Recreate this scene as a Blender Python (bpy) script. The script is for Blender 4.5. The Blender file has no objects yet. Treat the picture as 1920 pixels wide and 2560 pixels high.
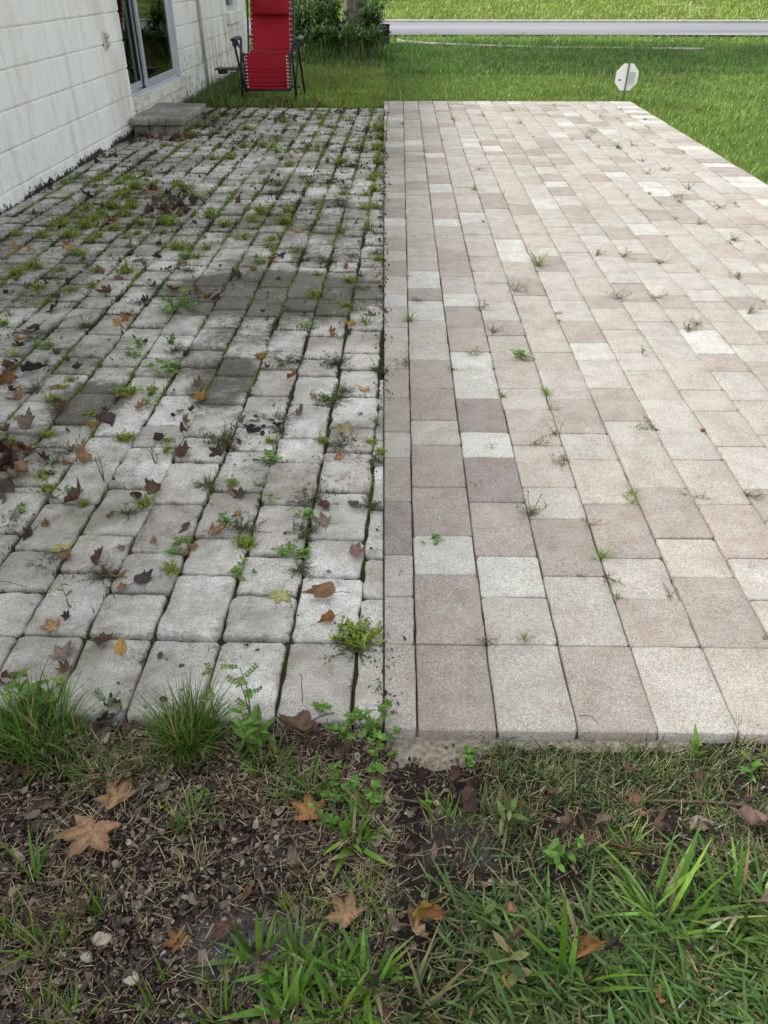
import bpy, math, random
import numpy as np
R = np.random.RandomState
rad = math.radians
sc = bpy.context.scene
COL = sc.collection

# ---------------------------------------------------------------- camera
F, CX, CY, H = 1980.0, 960.0, 1280.0, 1.15
TH = math.atan(1360 / F); SN, CS = math.sin(TH), math.cos(TH)
cam_d = bpy.data.cameras.new('camera'); cam = bpy.data.objects.new('camera', cam_d); COL.objects.link(cam)
cam.location = (0, 0, H); cam.rotation_euler = (math.pi / 2 - TH, 0, 0)
cam_d.sensor_fit = 'VERTICAL'; cam_d.sensor_height = 24.0; cam_d.lens = 24.0 * F / 2560
cam_d.clip_start = 0.02; cam_d.clip_end = 2000
sc.camera = cam
sc.render.resolution_x, sc.render.resolution_y = 768, 1024

# ---------------------------------------------------------------- world, sun, exposure
SUN_EL, SUN_AZ = rad(53), rad(-88)        # azimuth measured from +Y towards +X
w = bpy.data.worlds.new('World'); sc.world = w; w.use_nodes = True
nt = w.node_tree; bg = nt.nodes['Background']
sky = nt.nodes.new('ShaderNodeTexSky'); sky.sky_type = 'NISHITA'; sky.sun_disc = False
sky.sun_elevation = SUN_EL; sky.sun_rotation = SUN_AZ; sky.dust_density = 3.0; sky.air_density = 1.0
hs = nt.nodes.new('ShaderNodeHueSaturation'); hs.inputs['Saturation'].default_value = 0.2
nt.links.new(sky.outputs[0], hs.inputs['Color']); nt.links.new(hs.outputs[0], bg.inputs['Color'])
bg.inputs['Strength'].default_value = 0.15
sl = bpy.data.lights.new('sun', 'SUN'); so = bpy.data.objects.new('sun', sl); COL.objects.link(so)
sl.energy = 1.0; sl.angle = rad(9); sl.color = (1.0, 0.96, 0.9)
sd = np.array([math.sin(SUN_AZ) * math.cos(SUN_EL), math.cos(SUN_AZ) * math.cos(SUN_EL), math.sin(SUN_EL)])
import mathutils
so.rotation_euler = mathutils.Vector(sd).to_track_quat('Z', 'Y').to_euler()
sc.view_settings.view_transform = 'Standard'; sc.view_settings.look = 'None'
sc.view_settings.exposure = 1.12; sc.view_settings.gamma = 1.0
sc.cycles.max_bounces = 6; sc.cycles.transparent_max_bounces = 8

# ---------------------------------------------------------------- geometry helpers
SLOPE = 0.006
A = math.atan(0.031); W0 = np.array([-2.33, 0.0])
T = np.array([math.sin(A), math.cos(A)]); U = np.array([math.cos(A), -math.sin(A)])
AR = math.atan(0.0167); TR = np.array([math.sin(AR), math.cos(AR)]); UR = np.array([math.cos(AR), -math.sin(AR)])
O_R = np.array([0.061, 0.969])

def G(x, y, z0=0.0):                       # where a line of sight meets the level z0
    v = (y - CY) / F; h = H - z0; z = h / (SN + v * CS); return np.array([(x - CX) / F * z, (z - h * SN) / CS, z0])
def GR(x, y):                              # same on the gently rising cleaned paving
    v = (y - CY) / F; r = (SN + v * CS) / (CS - v * SN)
    Y = (H + .97 * SLOPE) / (r + SLOPE); Z = SLOPE * (Y - .97); z = Y * CS + (H - Z) * SN
    return np.array([(x - CX) / F * z, Y, Z])
def depth(p): return p[1] * CS + (H - p[2]) * SN
def LW(u, t, z=0.0):                       # house frame -> world
    p = W0 + U * u + T * t; return (p[0], p[1], z)
def ss(a, b, x): 
    x = np.clip((np.asarray(x, float) - a) / (b - a), 0, 1); return x * x * (3 - 2 * x)

def vnoise(x, y, s=1.0, seed=0):
    x = np.asarray(x, float) / s + seed * 17.3; y = np.asarray(y, float) / s + seed * 9.1
    xi, yi = np.floor(x), np.floor(y); fx, fy = x - xi, y - yi
    fx = fx * fx * (3 - 2 * fx); fy = fy * fy * (3 - 2 * fy)
    def hsh(a, b):
        n = np.sin(a * 127.1 + b * 311.7 + seed * 74.7) * 43758.5453; return n - np.floor(n)
    return (hsh(xi, yi) * (1 - fx) + hsh(xi + 1, yi) * fx) * (1 - fy) + (hsh(xi, yi + 1) * (1 - fx) + hsh(xi + 1, yi + 1) * fx) * fy

def ground_z(x, y):
    x = np.asarray(x, float); y = np.asarray(y, float)
    base = -.030 + .016 * ss(.72, .97, y) * ss(.02, -.06, x) + .05 * ss(2, 9, y) * ss(-.3, .5, x)
    base = base + .35 * ss(24, 60, y)
    n = .012 * (vnoise(x, y, .06, 1) - .5) + .008 * (vnoise(x, y, .02, 2) - .5) + .02 * (vnoise(x, y, .25, 3) - .5) * ss(.9, .6, y)
    n = n + .03 * (vnoise(x, y, 1.3, 4) - .5) * ss(9.5, 12, y)
    return base + n

# ---------------------------------------------------------------- object helpers
def tag(o, label=None, cat=None, group=None, kind=None):
    if label: o['label'] = label
    if cat: o['category'] = cat
    if group: o['group'] = group
    if kind: o['kind'] = kind
    return o

def raw_mesh(name, V, Fs, mat, col=None, smooth=False):
    me = bpy.data.meshes.new(name)
    if isinstance(Fs, np.ndarray):
        V = np.asarray(V, np.float32); n, k = Fs.shape
        me.vertices.add(len(V)); me.vertices.foreach_set('co', V.ravel())
        me.loops.add(n * k); me.loops.foreach_set('vertex_index', Fs.astype(np.int32).ravel())
        me.polygons.add(n); me.polygons.foreach_set('loop_start', np.arange(0, n * k, k, dtype=np.int32))
        me.polygons.foreach_set('loop_total', np.full(n, k, np.int32))
        me.update(calc_edges=True)
    else:
        me.from_pydata([tuple(map(float, v)) for v in V], [], Fs); me.update()
    if col is not None:
        c = np.ones((len(V), 4), np.float32); c[:, :3] = np.asarray(col)[:, :3]
        at = me.color_attributes.new('Col', 'FLOAT_COLOR', 'POINT'); at.data.foreach_set('color', c.ravel())
    if smooth: me.polygons.foreach_set('use_smooth', np.ones(len(me.polygons), bool))
    me.materials.append(mat); return me

def link(name, me, parent=None, loc=None, rot=None, scale=None):
    o = bpy.data.objects.new(name, me); COL.objects.link(o)
    if parent: o.parent = parent
    if loc is not None: o.location = loc
    if rot is not None: o.rotation_euler = rot
    if scale is not None: o.scale = scale
    return o

def empty(name, loc, label, cat, group=None, rot=(0, 0, 0)):
    o = bpy.data.objects.new(name, None); COL.objects.link(o); o.location = loc; o.rotation_euler = rot
    o.empty_display_size = .1
    return tag(o, label, cat, group)

class MB:
    def __init__(s): s.V = []; s.F = []; s.C = []; s.n = 0
    def add(s, V, Fs, c=None):
        V = np.asarray(V, float).reshape(-1, 3); s.V.append(V)
        s.F += [[int(i) + s.n for i in f] for f in Fs]; s.n += len(V)
        s.C.append(np.tile(c if c is not None else (1, 1, 1), (len(V), 1)) if c is None or np.ndim(c) == 1 else np.asarray(c))
    def box(s, a, b, c=None, fr=None, bev=0.0):
        (x0, y0, z0), (x1, y1, z1) = a, b
        if bev <= 0:
            P = [(x, y, z) for z in (z0, z1) for x, y in ((x0, y0), (x1, y0), (x1, y1), (x0, y1))]
            Q = [[3, 2, 1, 0], [4, 5, 6, 7], [0, 1, 5, 4], [1, 2, 6, 5], [2, 3, 7, 6], [3, 0, 4, 7]]
        else:
            e = bev; P = []; 
            for z, k in ((z0, e), (z0 + e, 0), (z1 - e, 0), (z1, e)):
                X0, X1, Y0, Y1 = x0 + k, x1 - k, y0 + k, y1 - k; q = e * (1 if k == 0 else .4)
                P += [(X0 + q, Y0, z), (X1 - q, Y0, z), (X1, Y0 + q, z), (X1, Y1 - q, z), (X1 - q, Y1, z), (X0 + q, Y1, z), (X0, Y1 - q, z), (X0, Y0 + q, z)]
            Q = [list(range(7, -1, -1)), list(range(24, 32))]
            for l in range(3):
                for i in range(8): Q.append([l * 8 + i, l * 8 + (i + 1) % 8, l * 8 + 8 + (i + 1) % 8, l * 8 + 8 + i])
        if fr: P = [fr(*p) for p in P]
        s.add(P, Q, c)
    def tube(s, pts, r, n=8, c=None, cap=True):
        pts = [np.array(p, float) for p in pts]; m = len(pts); rr = r if np.ndim(r) else [r] * m
        V = []; up = np.array([0, 0, 1.0])
        for i, p in enumerate(pts):
            d = pts[min(i + 1, m - 1)] - pts[max(i - 1, 0)]; d /= np.linalg.norm(d) + 1e-12
            a = np.cross(d, up); 
            if np.linalg.norm(a) < .1: a = np.cross(d, (1, 0, 0))
            a /= np.linalg.norm(a); b = np.cross(d, a)
            for k in range(n):
                q = 2 * math.pi * k / n; V.append(p + rr[i] * (math.cos(q) * a + math.sin(q) * b))
        Q = [[i * n + k, i * n + (k + 1) % n, (i + 1) * n + (k + 1) % n, (i + 1) * n + k] for i in range(m - 1) for k in range(n)]
        if cap: Q += [list(range(n))[::-1], list(range((m - 1) * n, m * n))]
        s.add(V, Q, c)
    def mesh(s, name, mat, off=(0, 0, 0), smooth=False, col=True):
        V = np.vstack(s.V) - np.array(off); C = np.vstack(s.C) if col else None
        return raw_mesh(name, V, s.F, mat, C, smooth)
    def build(s, name, mat, parent=None, smooth=False):
        off = np.array(parent.location) if parent is not None else np.zeros(3)
        g = parent
        while g is not None and g.parent is not None: g = g.parent; off = off + np.array(g.location)
        return link(name, s.mesh(name, mat, off, smooth), parent)

def smooth_path(p, n=6):
    p = [np.array(q, float) for q in p]; out = []
    for i in range(len(p) - 1):
        a = p[max(i - 1, 0)]; b = p[i]; c = p[i + 1]; d = p[min(i + 2, len(p) - 1)]
        for k in range(n):
            t = k / n; out.append(.5 * ((2 * b) + (c - a) * t + (2 * a - 5 * b + 4 * c - d) * t * t + (3 * b - 3 * c + d - a) * t ** 3))
    return out + [p[-1]]

def blades(P, phi, lean, bend, length, width, prof=(1, .85, .55, .04), col=None, twist=None, shade=None):
    """strips rooted at P; phi heading, lean from vertical at the root, bend added along the strip"""
    P = np.asarray(P, float); N = len(P); k = len(prof)
    b = lambda v: np.broadcast_to(np.asarray(v, float), (N,)).copy()
    phi, lean, bend, length, width = map(b, (phi, lean, bend, length, width))
    tw = b(0 if twist is None else twist)
    V = np.zeros((N, k, 2, 3)); c = P.copy()
    for i in range(k):
        if i:
            a = lean + bend * (i - .5) / (k - 1); st = length / (k - 1)
            c = c + np.stack([np.sin(a) * np.cos(phi) * st, np.sin(a) * np.sin(phi) * st, np.cos(a) * st], 1)
        sx = np.stack([-np.sin(phi + tw), np.cos(phi + tw), 0.15 * np.sin(phi * 7)], 1) * (width * prof[i] / 2)[:, None]
        V[:, i, 0] = c - sx; V[:, i, 1] = c + sx
    idx = np.arange(N)[:, None] * (2 * k)
    Q = np.concatenate([idx + np.array([2 * i, 2 * i + 1, 2 * i + 3, 2 * i + 2]) for i in range(k - 1)], 0)
    C = None
    if col is not None:
        C = np.repeat(np.asarray(col, float).reshape(N, 1, 3), 2 * k, 1).reshape(-1, 3)
    return V.reshape(-1, 3), Q, C, c

def cat(parts):
    V = []; Q = []; C = []; n = 0
    for v, q, c in parts: V.append(v); Q.append(q + n); C.append(c); n += len(v)
    return np.vstack(V), np.vstack(Q), np.vstack(C)

def tints(rs, n, cols, jit=.18):
    cols = np.asarray(cols, float); return np.clip(cols[rs.randint(len(cols), size=n)] * (1 + jit * rs.randn(n, 1)) * (1 + .06 * rs.randn(n, 3)), .004, .95)

# ---------------------------------------------------------------- materials
class N:
    def __init__(s, name):
        s.m = bpy.data.materials.new(name); s.m.use_nodes = True; s.t = s.m.node_tree
        s.b = s.t.nodes['Principled BSDF']; s.out = s.t.nodes['Material Output']
    def n(s, t, **k):
        x = s.t.nodes.new('ShaderNode' + t)
        for a, v in k.items():
            if a in x.inputs: x.inputs[a].default_value = v
            else: setattr(x, a, v)
        return x
    def l(s, a, b): s.t.links.new(a, b)
    def noise(s, scale, detail=4, rough=.6, vec=None):
        x = s.n('TexNoise'); x.inputs['Scale'].default_value = scale; x.inputs['Detail'].default_value = detail; x.inputs['Roughness'].default_value = rough
        s.l(vec or s.pos(), x.inputs['Vector']); return x.outputs['Fac']
    def pos(s):
        if not hasattr(s, '_p'): s._p = s.n('TexCoord').outputs['Object']
        return s._p
    def scaled(s, v):
        m = s.n('Mapping'); m.inputs['Scale'].default_value = v; s.l(s.pos(), m.inputs['Vector']); return m.outputs[0]
    def ramp(s, f, stops):
        r = s.n('ValToRGB'); e = r.color_ramp.elements
        while len(e) < len(stops): e.new(.5)
        for q, (p, c) in zip(e, stops):
            q.position = p; q.color = (c, c, c, 1) if np.ndim(c) == 0 else (*c, 1)
        s.l(f, r.inputs[0]); return r.outputs[0]
    def mix(s, f, a, b, mode='MIX'):
        m = s.n('Mix', data_type='RGBA', blend_type=mode)
        for i, v in ((0, f), (6, a), (7, b)):
            if isinstance(v, bpy.types.NodeSocket): s.l(v, m.inputs[i])
            elif i == 0: m.inputs[0].default_value = v
            else: m.inputs[i].default_value = (*v, 1)
        return m.outputs[2]
    def math(s, op, a, b=None, clamp=False):
        m = s.n('Math', operation=op); m.use_clamp = clamp
        for i, v in enumerate((a, b)):
            if v is None: continue
            if isinstance(v, bpy.types.NodeSocket): s.l(v, m.inputs[i])
            else: m.inputs[i].default_value = v
        return m.outputs[0]
    def vcol(s): 
        x = s.n('Attribute'); x.attribute_name = 'Col'; return x.outputs['Color']
    def ocol(s): return s.n('ObjectInfo').outputs['Color']
    def bump(s, f, strength=.3, dist=.002):
        b = s.n('Bump'); b.inputs['Strength'].default_value = strength; b.inputs['Distance'].default_value = dist
        s.l(f, b.inputs['Height']); s.l(b.outputs[0], s.b.inputs['Normal'])
    def done(s, col=None, rough=.8, spec=.3, metal=0.0):
        if col is not None:
            if isinstance(col, bpy.types.NodeSocket): s.l(col, s.b.inputs['Base Color'])
            else: s.b.inputs['Base Color'].default_value = (*col, 1)
        if isinstance(rough, bpy.types.NodeSocket): s.l(rough, s.b.inputs['Roughness'])
        else: s.b.inputs['Roughness'].default_value = rough
        s.b.inputs['Specular IOR Level'].default_value = spec; s.b.inputs['Metallic'].default_value = metal
        return s.m
    def leafy(s, col, trans=.35, rough=.5, spec=.3):
        s.done(col, rough, spec)
        tr = s.n('BsdfTranslucent'); s.l(col, tr.inputs['Color']); mx = s.n('MixShader'); mx.inputs[0].default_value = trans
        s.l(s.b.outputs[0], mx.inputs[1]); s.l(tr.outputs[0], mx.inputs[2]); s.l(mx.outputs[0], s.out.inputs['Surface']); return s.m

def simple(name, col, rough=.6, spec=.3, metal=0.0, var=.15, scale=30, bump=0.0):
    m = N(name); f = m.noise(scale, 5)
    c = m.mix(m.ramp(f, [(.3, 0.0), (.7, 1.0)]), tuple(x * (1 - var) for x in col), tuple(min(1, x * (1 + var)) for x in col))
    if bump: m.bump(f, bump, .003)
    return m.done(c, rough, spec, metal)

# pavers: per-unit colour in the vertex colours, grains, pits and (weathered half) dirt by alpha-free noise
def paver_mat(name, dirty):
    m = N(name); v = m.vcol()
    grain = m.noise(400, 3, .8); mid = m.noise(140, 3, .7); big = m.noise(9, 4, .6); pit = m.noise(260, 3, .75)
    c = m.mix(1.0, v, m.ramp(grain, [(.32, .45), (.5, 1.0), (.66, 1.5)]), 'MULTIPLY')
    c = m.mix(1.0, c, m.ramp(mid, [(.32, .80), (.5, 1.0), (.7, 1.13)]), 'MULTIPLY')
    hue = m.noise(16, 4, .65); c = m.mix(1.0, c, m.ramp(hue, [(.34, (.91, .87, .835)), (.5, (1.0, 1.0, 1.0)), (.66, (1.07, 1.09, 1.08))]), 'MULTIPLY')
    c = m.mix(1.0, c, m.ramp(big, [(.3, .90 if not dirty else .80), (.7, 1.06)]), 'MULTIPLY')
    vor = m.n('TexVoronoi'); vor.inputs['Scale'].default_value = 330; m.l(m.pos(), vor.inputs['Vector'])
    spk = m.ramp(m.noise(75, 2), [(.52, 0.0), (.66, 1.0)])
    gr = m.math('MULTIPLY', m.ramp(vor.outputs['Distance'], [(.12, 1.0), (.3, 0.0)]), m.math('MULTIPLY', spk, .55))
    c = m.mix(gr, c, (.78, .75, .70))
    dk = m.ramp(pit, [(.30, 1.0), (.37, 0.0)])
    c = m.mix(m.math('MULTIPLY', dk, .62 if dirty else .4), c, (.09, .075, .06))
    if dirty:
        at = m.n('Attribute'); at.attribute_name = 'Dirt'; d = at.outputs['Fac']
        f1 = m.noise(22, 6, .75); f2 = m.noise(90, 4, .8)
        s = m.math('ADD', m.math('MULTIPLY', f1, .85), m.math('MULTIPLY', f2, .40))
        fb = m.noise(2.2, 5, .7); c = m.mix(m.ramp(fb, [(.44, 0.0), (.63, .72)]), c, (.19, .175, .13))
        s = m.math('ADD', s, m.math('MULTIPLY', d, .34))
        k = m.ramp(s, [(.74, 0.0), (1.0, 1.0)])
        c = m.mix(m.math('MULTIPLY', k, m.ramp(m.noise(300, 3, .85), [(.35, 1.0), (.66, .55)])), c, m.mix(m.noise(45, 4, .7), (.025, .024, .013), (.075, .068, .042)))
    m.bump(m.math('ADD', grain, m.math('MULTIPLY', pit, 1.2)), .55, .0022)
    return m.done(c, .85, .25)
M_PD = paver_mat('weathered_paver', True); M_PC = paver_mat('clean_paver', False)

m = N('joint_moss_soil'); f = m.noise(14, 6, .7); g = m.noise(160, 4)
c = m.mix(m.ramp(f, [(.45, 0.0), (.6, 1.0)]), m.mix(g, (.022, .018, .012), (.07, .055, .035)), m.mix(g, (.03, .045, .008), (.11, .13, .02)))
m.bump(g, .8, .006); M_JD = m.done(c, .95, .1)
m = N('joint_sand'); g = m.noise(220, 4); f = m.noise(10, 4)
c = m.mix(m.ramp(f, [(.4, 0.0), (.62, 1.0)]), m.mix(g, (.045, .034, .026), (.12, .095, .07)), (.22, .17, .11))
m.bump(g, .8, .004); M_JC = m.done(c, .95, .1)

# ground: dark litter soil in front, turf soil elsewhere
m = N('soil'); sep = m.n('SeparateXYZ'); m.l(m.pos(), sep.inputs[0]); g = m.noise(130, 6, .75); f = m.noise(7, 5); p = m.noise(3.5, 3)
soil = m.mix(g, (.008, .006, .005), (.06, .043, .032))
soil = m.mix(m.math('MULTIPLY', m.ramp(f, [(.52, 0.0), (.66, 1.0)]), .6), soil, m.mix(g, (.07, .065, .06), (.2, .19, .175)))
turf = m.mix(m.noise(60, 6, .8), (.03, .055, .010), (.15, .24, .04)); turf = m.mix(m.ramp(m.noise(1.1, 4), [(.58, 0.0), (.75, .7)]), turf, (.16, .14, .06))
dd = m.math('ADD', m.math('POWER', m.math('DIVIDE', m.math('ADD', sep.outputs['X'], .19), .13), 2.0), m.math('POWER', m.math('DIVIDE', m.math('SUBTRACT', sep.outputs['Y'], .60), .055), 2.0))
soil = m.mix(m.math('MULTIPLY', m.math('SUBTRACT', m.math('ADD', 1.0, m.math('MULTIPLY', p, .8)), dd, True), .8, True), soil, m.mix(g, (.04, .04, .04), (.34, .33, .32)))
k = m.math('MULTIPLY', m.math('SUBTRACT', sep.outputs['Y'], 1.6), 2.0, True)
m.bump(g, .9, .008); M_SOIL = m.done(m.mix(k, soil, turf), .95, .15)

def attr_leaf(name, trans=.35, rough=.45, spec=.35):
    m = N(name); f = m.noise(90, 3); c = m.mix(1.0, m.vcol(), m.ramp(f, [(.3, .8), (.7, 1.2)]), 'MULTIPLY'); return m.leafy(c, trans, rough, spec)
M_GRASS = attr_leaf('grass_blade', .32, .33, .5)
M_WEED = attr_leaf('weed_leaf', .3, .55, .3)
M_LITTER = attr_leaf('dry_litter', .04, .6, .35)
M_CROWN = attr_leaf('tree_leaf', .3, .5, .3)

m = N('dead_leaf'); o = m.ocol(); v = m.vcol(); f = m.noise(55, 5, .7); g = m.noise(14, 3)
c = m.mix(1.0, o, v, 'MULTIPLY'); c = m.mix(1.0, c, m.ramp(f, [(.28, .40), (.5, 1.0), (.72, 1.5)]), 'MULTIPLY')
c = m.mix(m.math('MULTIPLY', m.ramp(g, [(.55, 0.0), (.68, 1.0)]), .5), c, (.06, .03, .018))
m.bump(f, .7, .003); M_LEAF = m.leafy(c, .14, .5, .4)

M_FAB = None
m = N('red_fabric'); wv = m.noise(600, 2); c = m.mix(wv, (.30, .010, .020), (.44, .022, .036)); m.bump(wv, .3, .0008); M_FAB = m.done(c, .8, .2)
m = N('red_pillow'); wv = m.noise(500, 2); c = m.mix(wv, (.24, .008, .016), (.36, .015, .028)); m.bump(m.noise(25, 3), .4, .006); M_PIL = m.done(c, .8, .2)
M_TUBE = simple('dark_tube_metal', (.035, .04, .048), .4, .5, .4)
M_PLAST = simple('dark_plastic', (.03, .035, .042), .5, .4)
M_EYE = simple('white_grommet', (.75, .75, .74), .35, .5)
M_ALU = simple('aluminium_frame', (.62, .66, .71), .38, .5, .55, .06, 12)
M_DARKALU = simple('dark_gap', (.10, .10, .11), .5, .4, .3)
M_SIGNW = simple('white_sign_plastic', (.90, .90, .86), .45, .4, 0, .04, 10)
M_SIGNP = simple('grey_post_metal', (.13, .125, .12), .5, .5, .4)
M_PRINT = simple('grey_print', (.48, .50, .50), .6, .3)
M_PRINTD = simple('dark_print', (.13, .13, .14), .6, .3)
M_BLACK = simple('black_plastic', (.012, .012, .014), .5, .4)
M_STONE = simple('pale_stone', (.46, .42, .34), .9, .2, 0, .3, 60, .6)
M_TWIG = simple('red_brown_stem', (.15, .045, .03), .6, .3, 0, .3, 60)
M_TWIGB = simple('brown_twig', (.12, .085, .06), .8, .2, 0, .3, 60)
M_BARK = simple('bark', (.15, .135, .105), .95, .1, 0, .5, 12, 1.0)
M_CONC = simple('path_concrete', (.36, .34, .30), .9, .2, 0, .2, 25)
M_KERB = simple('kerb_concrete', (.42, .40, .35), .9, .2, 0, .25, 6)
M_LIP = simple('mortar_lip', (.25, .225, .18), .95, .15, 0, .5, 90, 1.0)
m = N('road_asphalt'); f = m.noise(40, 4); mp = m.scaled((.06, .45, 1)); g = m.noise(1, 3, .5, mp)
m.bump(f, .5, .01); M_ROAD = m.done(m.mix(m.ramp(g, [(.35, 0.0), (.65, 1.0)]), (.13, .14, .155), (.27, .275, .29)), .8, .25)
M_NB = simple('neighbour_wall', (.6, .6, .57), .9, .2, 0, .1, 2)
M_AC = simple('green_grey_metal', (.05, .075, .07), .6, .4)
M_SAND = simple('bare_sand', (.5, .45, .36), .95, .1, 0, .2, 8)

# painted block wall with mildew, rust streaks and a peeled black base
m = N('painted_block'); sep = m.n('SeparateXYZ'); m.l(m.pos(), sep.inputs[0])
base = m.mix(m.noise(3, 4), (.86, .87, .81), (.93, .94, .90))
base = m.mix(m.math('MULTIPLY', m.ramp(m.noise(2.2, 5, .65, m.scaled((1, 1, .55))), [(.50, 0.0), (.70, 1.0)]), .55), base, (.52, .50, .35))
drip = m.ramp(m.noise(1, 5, .7, m.scaled((9, 9, .9))), [(.52, 0.0), (.68, 1.0)])
base = m.mix(m.math('MULTIPLY', drip, .30), base, (.40, .38, .28))
# rust streaks under the far window
ry = m.math('MULTIPLY', m.math('SUBTRACT', sep.outputs['Y'], 10.25), 3.0, True); ry2 = m.math('MULTIPLY', m.math('SUBTRACT', 12.9, sep.outputs['Y']), 3.0, True)
rz = m.math('MULTIPLY', m.math('SUBTRACT', .68, sep.outputs['Z']), 5.0, True)
st = m.ramp(m.noise(1, 4, .6, m.scaled((5, 5, .35))), [(.46, 0.0), (.62, 1.0)])
base = m.mix(m.math('MULTIPLY', m.math('MULTIPLY', ry, ry2), m.math('MULTIPLY', m.math('MULTIPLY', st, rz), .75)), base, (.40, .27, .15))
# dark mould rising from the foot, worst beyond the door
zn = m.math('ADD', m.math('ADD', sep.outputs['Z'], m.math('MULTIPLY', m.noise(26, 6, .75), -.19)), m.math('MULTIPLY', m.math('SUBTRACT', m.noise(2.6, 3, .6), .5), .16))
k = m.math('SUBTRACT', 1.0, m.math('MULTIPLY', m.math('ADD', zn, .083), 60, True), True)
far = m.math('MULTIPLY', m.math('SUBTRACT', sep.outputs['Y'], 7.0), .5, True)
base = m.mix(k, base, m.mix(m.noise(70, 3), (.012, .012, .012), (.06, .06, .055)))
k2 = m.math('SUBTRACT', 1.0, m.math('MULTIPLY', m.math('ADD', sep.outputs['Z'], m.math('MULTIPLY', m.noise(8, 6, .8), -.55)), 5, True), True)
gm = m.ramp(m.noise(16, 6, .8), [(.5, 0.0), (.6, 1.0)])
base = m.mix(m.math('MULTIPLY', m.math('MULTIPLY', k2, gm), m.math('ADD', m.math('MULTIPLY', far, .55), .1)), base, (.16, .17, .10))
fz = m.math('ABSOLUTE', m.math('SUBTRACT', m.math('FRACT', m.math('DIVIDE', m.math('ADD', sep.outputs['Z'], .01825), .1965)), .5))
jl = m.math('MULTIPLY', m.math('SUBTRACT', .022, fz), 60, True)
base = m.mix(m.math('MULTIPLY', jl, m.math('MULTIPLY', m.noise(5, 4), 1.0)), base, (.20, .20, .16))
m.bump(m.noise(60, 5), .35, .003); M_WALL = m.done(base, .75, .25)
m = N('stained_sill'); f = m.noise(7, 6, .75); c = m.mix(m.ramp(f, [(.50, 0.0), (.68, .85)]), (.72, .71, .62), (.16, .14, .10)); m.bump(f, .3, .004); M_SILL = m.done(c, .8, .25)
m = N('pipe_paint'); f = m.noise(6, 5, .7, m.scaled((1, 1, .3))); M_PIPE = m.done(m.mix(m.ramp(f, [(.4, 0.0), (.7, 1.0)]), (.50, .47, .36), (.24, .20, .12)), .7, .3)
m = N('door_glass'); m.b.inputs['Transmission Weight'].default_value = 1.0; m.b.inputs['IOR'].default_value = 1.5
fac = m.n('Fresnel'); fac.inputs[0].default_value = 1.55; gl = m.n('BsdfGlossy'); gl.inputs['Roughness'].default_value = .02; gl.inputs['Color'].default_value = (.9, .9, .9, 1)
trn = m.n('BsdfTransparent'); trn.inputs['Color'].default_value = (.45, .5, .47, 1); mx = m.n('MixShader'); m.l(fac.outputs[0], mx.inputs[0]); m.l(trn.outputs[0], mx.inputs[1]); m.l(gl.outputs[0], mx.inputs[2]); m.l(mx.outputs[0], m.out.inputs['Surface']); M_GLASS = m.m
M_ROOMD = simple('dim_room', (.05, .055, .05), .9, .1)
M_REFLR = simple('red_chair_reflection', (.22, .035, .03), .9, .1)  # red of the chair mirrored in the door glass, put into a colour
M_CURT = simple('grey_curtain', (.16, .17, .18), .9, .1)

# ---------------------------------------------------------------- the ground: one sheet to the horizon
xs = np.concatenate([-np.geomspace(400, 3, 22), np.linspace(-2.8, -.9, 16), np.linspace(-.88, .96, 232), np.linspace(1.05, 3, 20), np.geomspace(3.2, 400, 24)])
ys = np.concatenate([-np.geomspace(100, .5, 8), np.linspace(.0, .3, 6), np.linspace(.33, 1.03, 88), np.linspace(1.1, 9, 26), np.linspace(9.2, 24, 60), np.geomspace(25, 600, 24)])
X, Y = np.meshgrid(xs, ys); Z = ground_z(X, Y)
under = (Y > .985) & (Y < 9.2) & (X > -2.6) & (X < 2.50); Z = np.where(under, np.minimum(Z, -.075), Z)
nx, ny = len(xs), len(ys); i = np.arange(nx * ny).reshape(ny, nx)
Q = np.stack([i[:-1, :-1], i[:-1, 1:], i[1:, 1:], i[1:, :-1]], -1).reshape(-1, 4)
tag(link('ground', raw_mesh('ground', np.stack([X, Y, Z], -1).reshape(-1, 3), Q, M_SOIL, smooth=True)), 'dark littered soil in front of the paving, green turf beyond it', kind='structure')

# ---------------------------------------------------------------- paving
def clip_poly(P, a, b, c):                 # keep a*x+b*y+c >= 0
    out = []
    for k in range(len(P)):
        p, q = P[k], P[(k + 1) % len(P)]; dp = a * p[0] + b * p[1] + c; dq = a * q[0] + b * q[1] + c
        if dp >= 0: out.append(p)
        if dp * dq < 0: s_ = dp / (dp - dq); out.append(p + (q - p) * s_)
    return out

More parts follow.
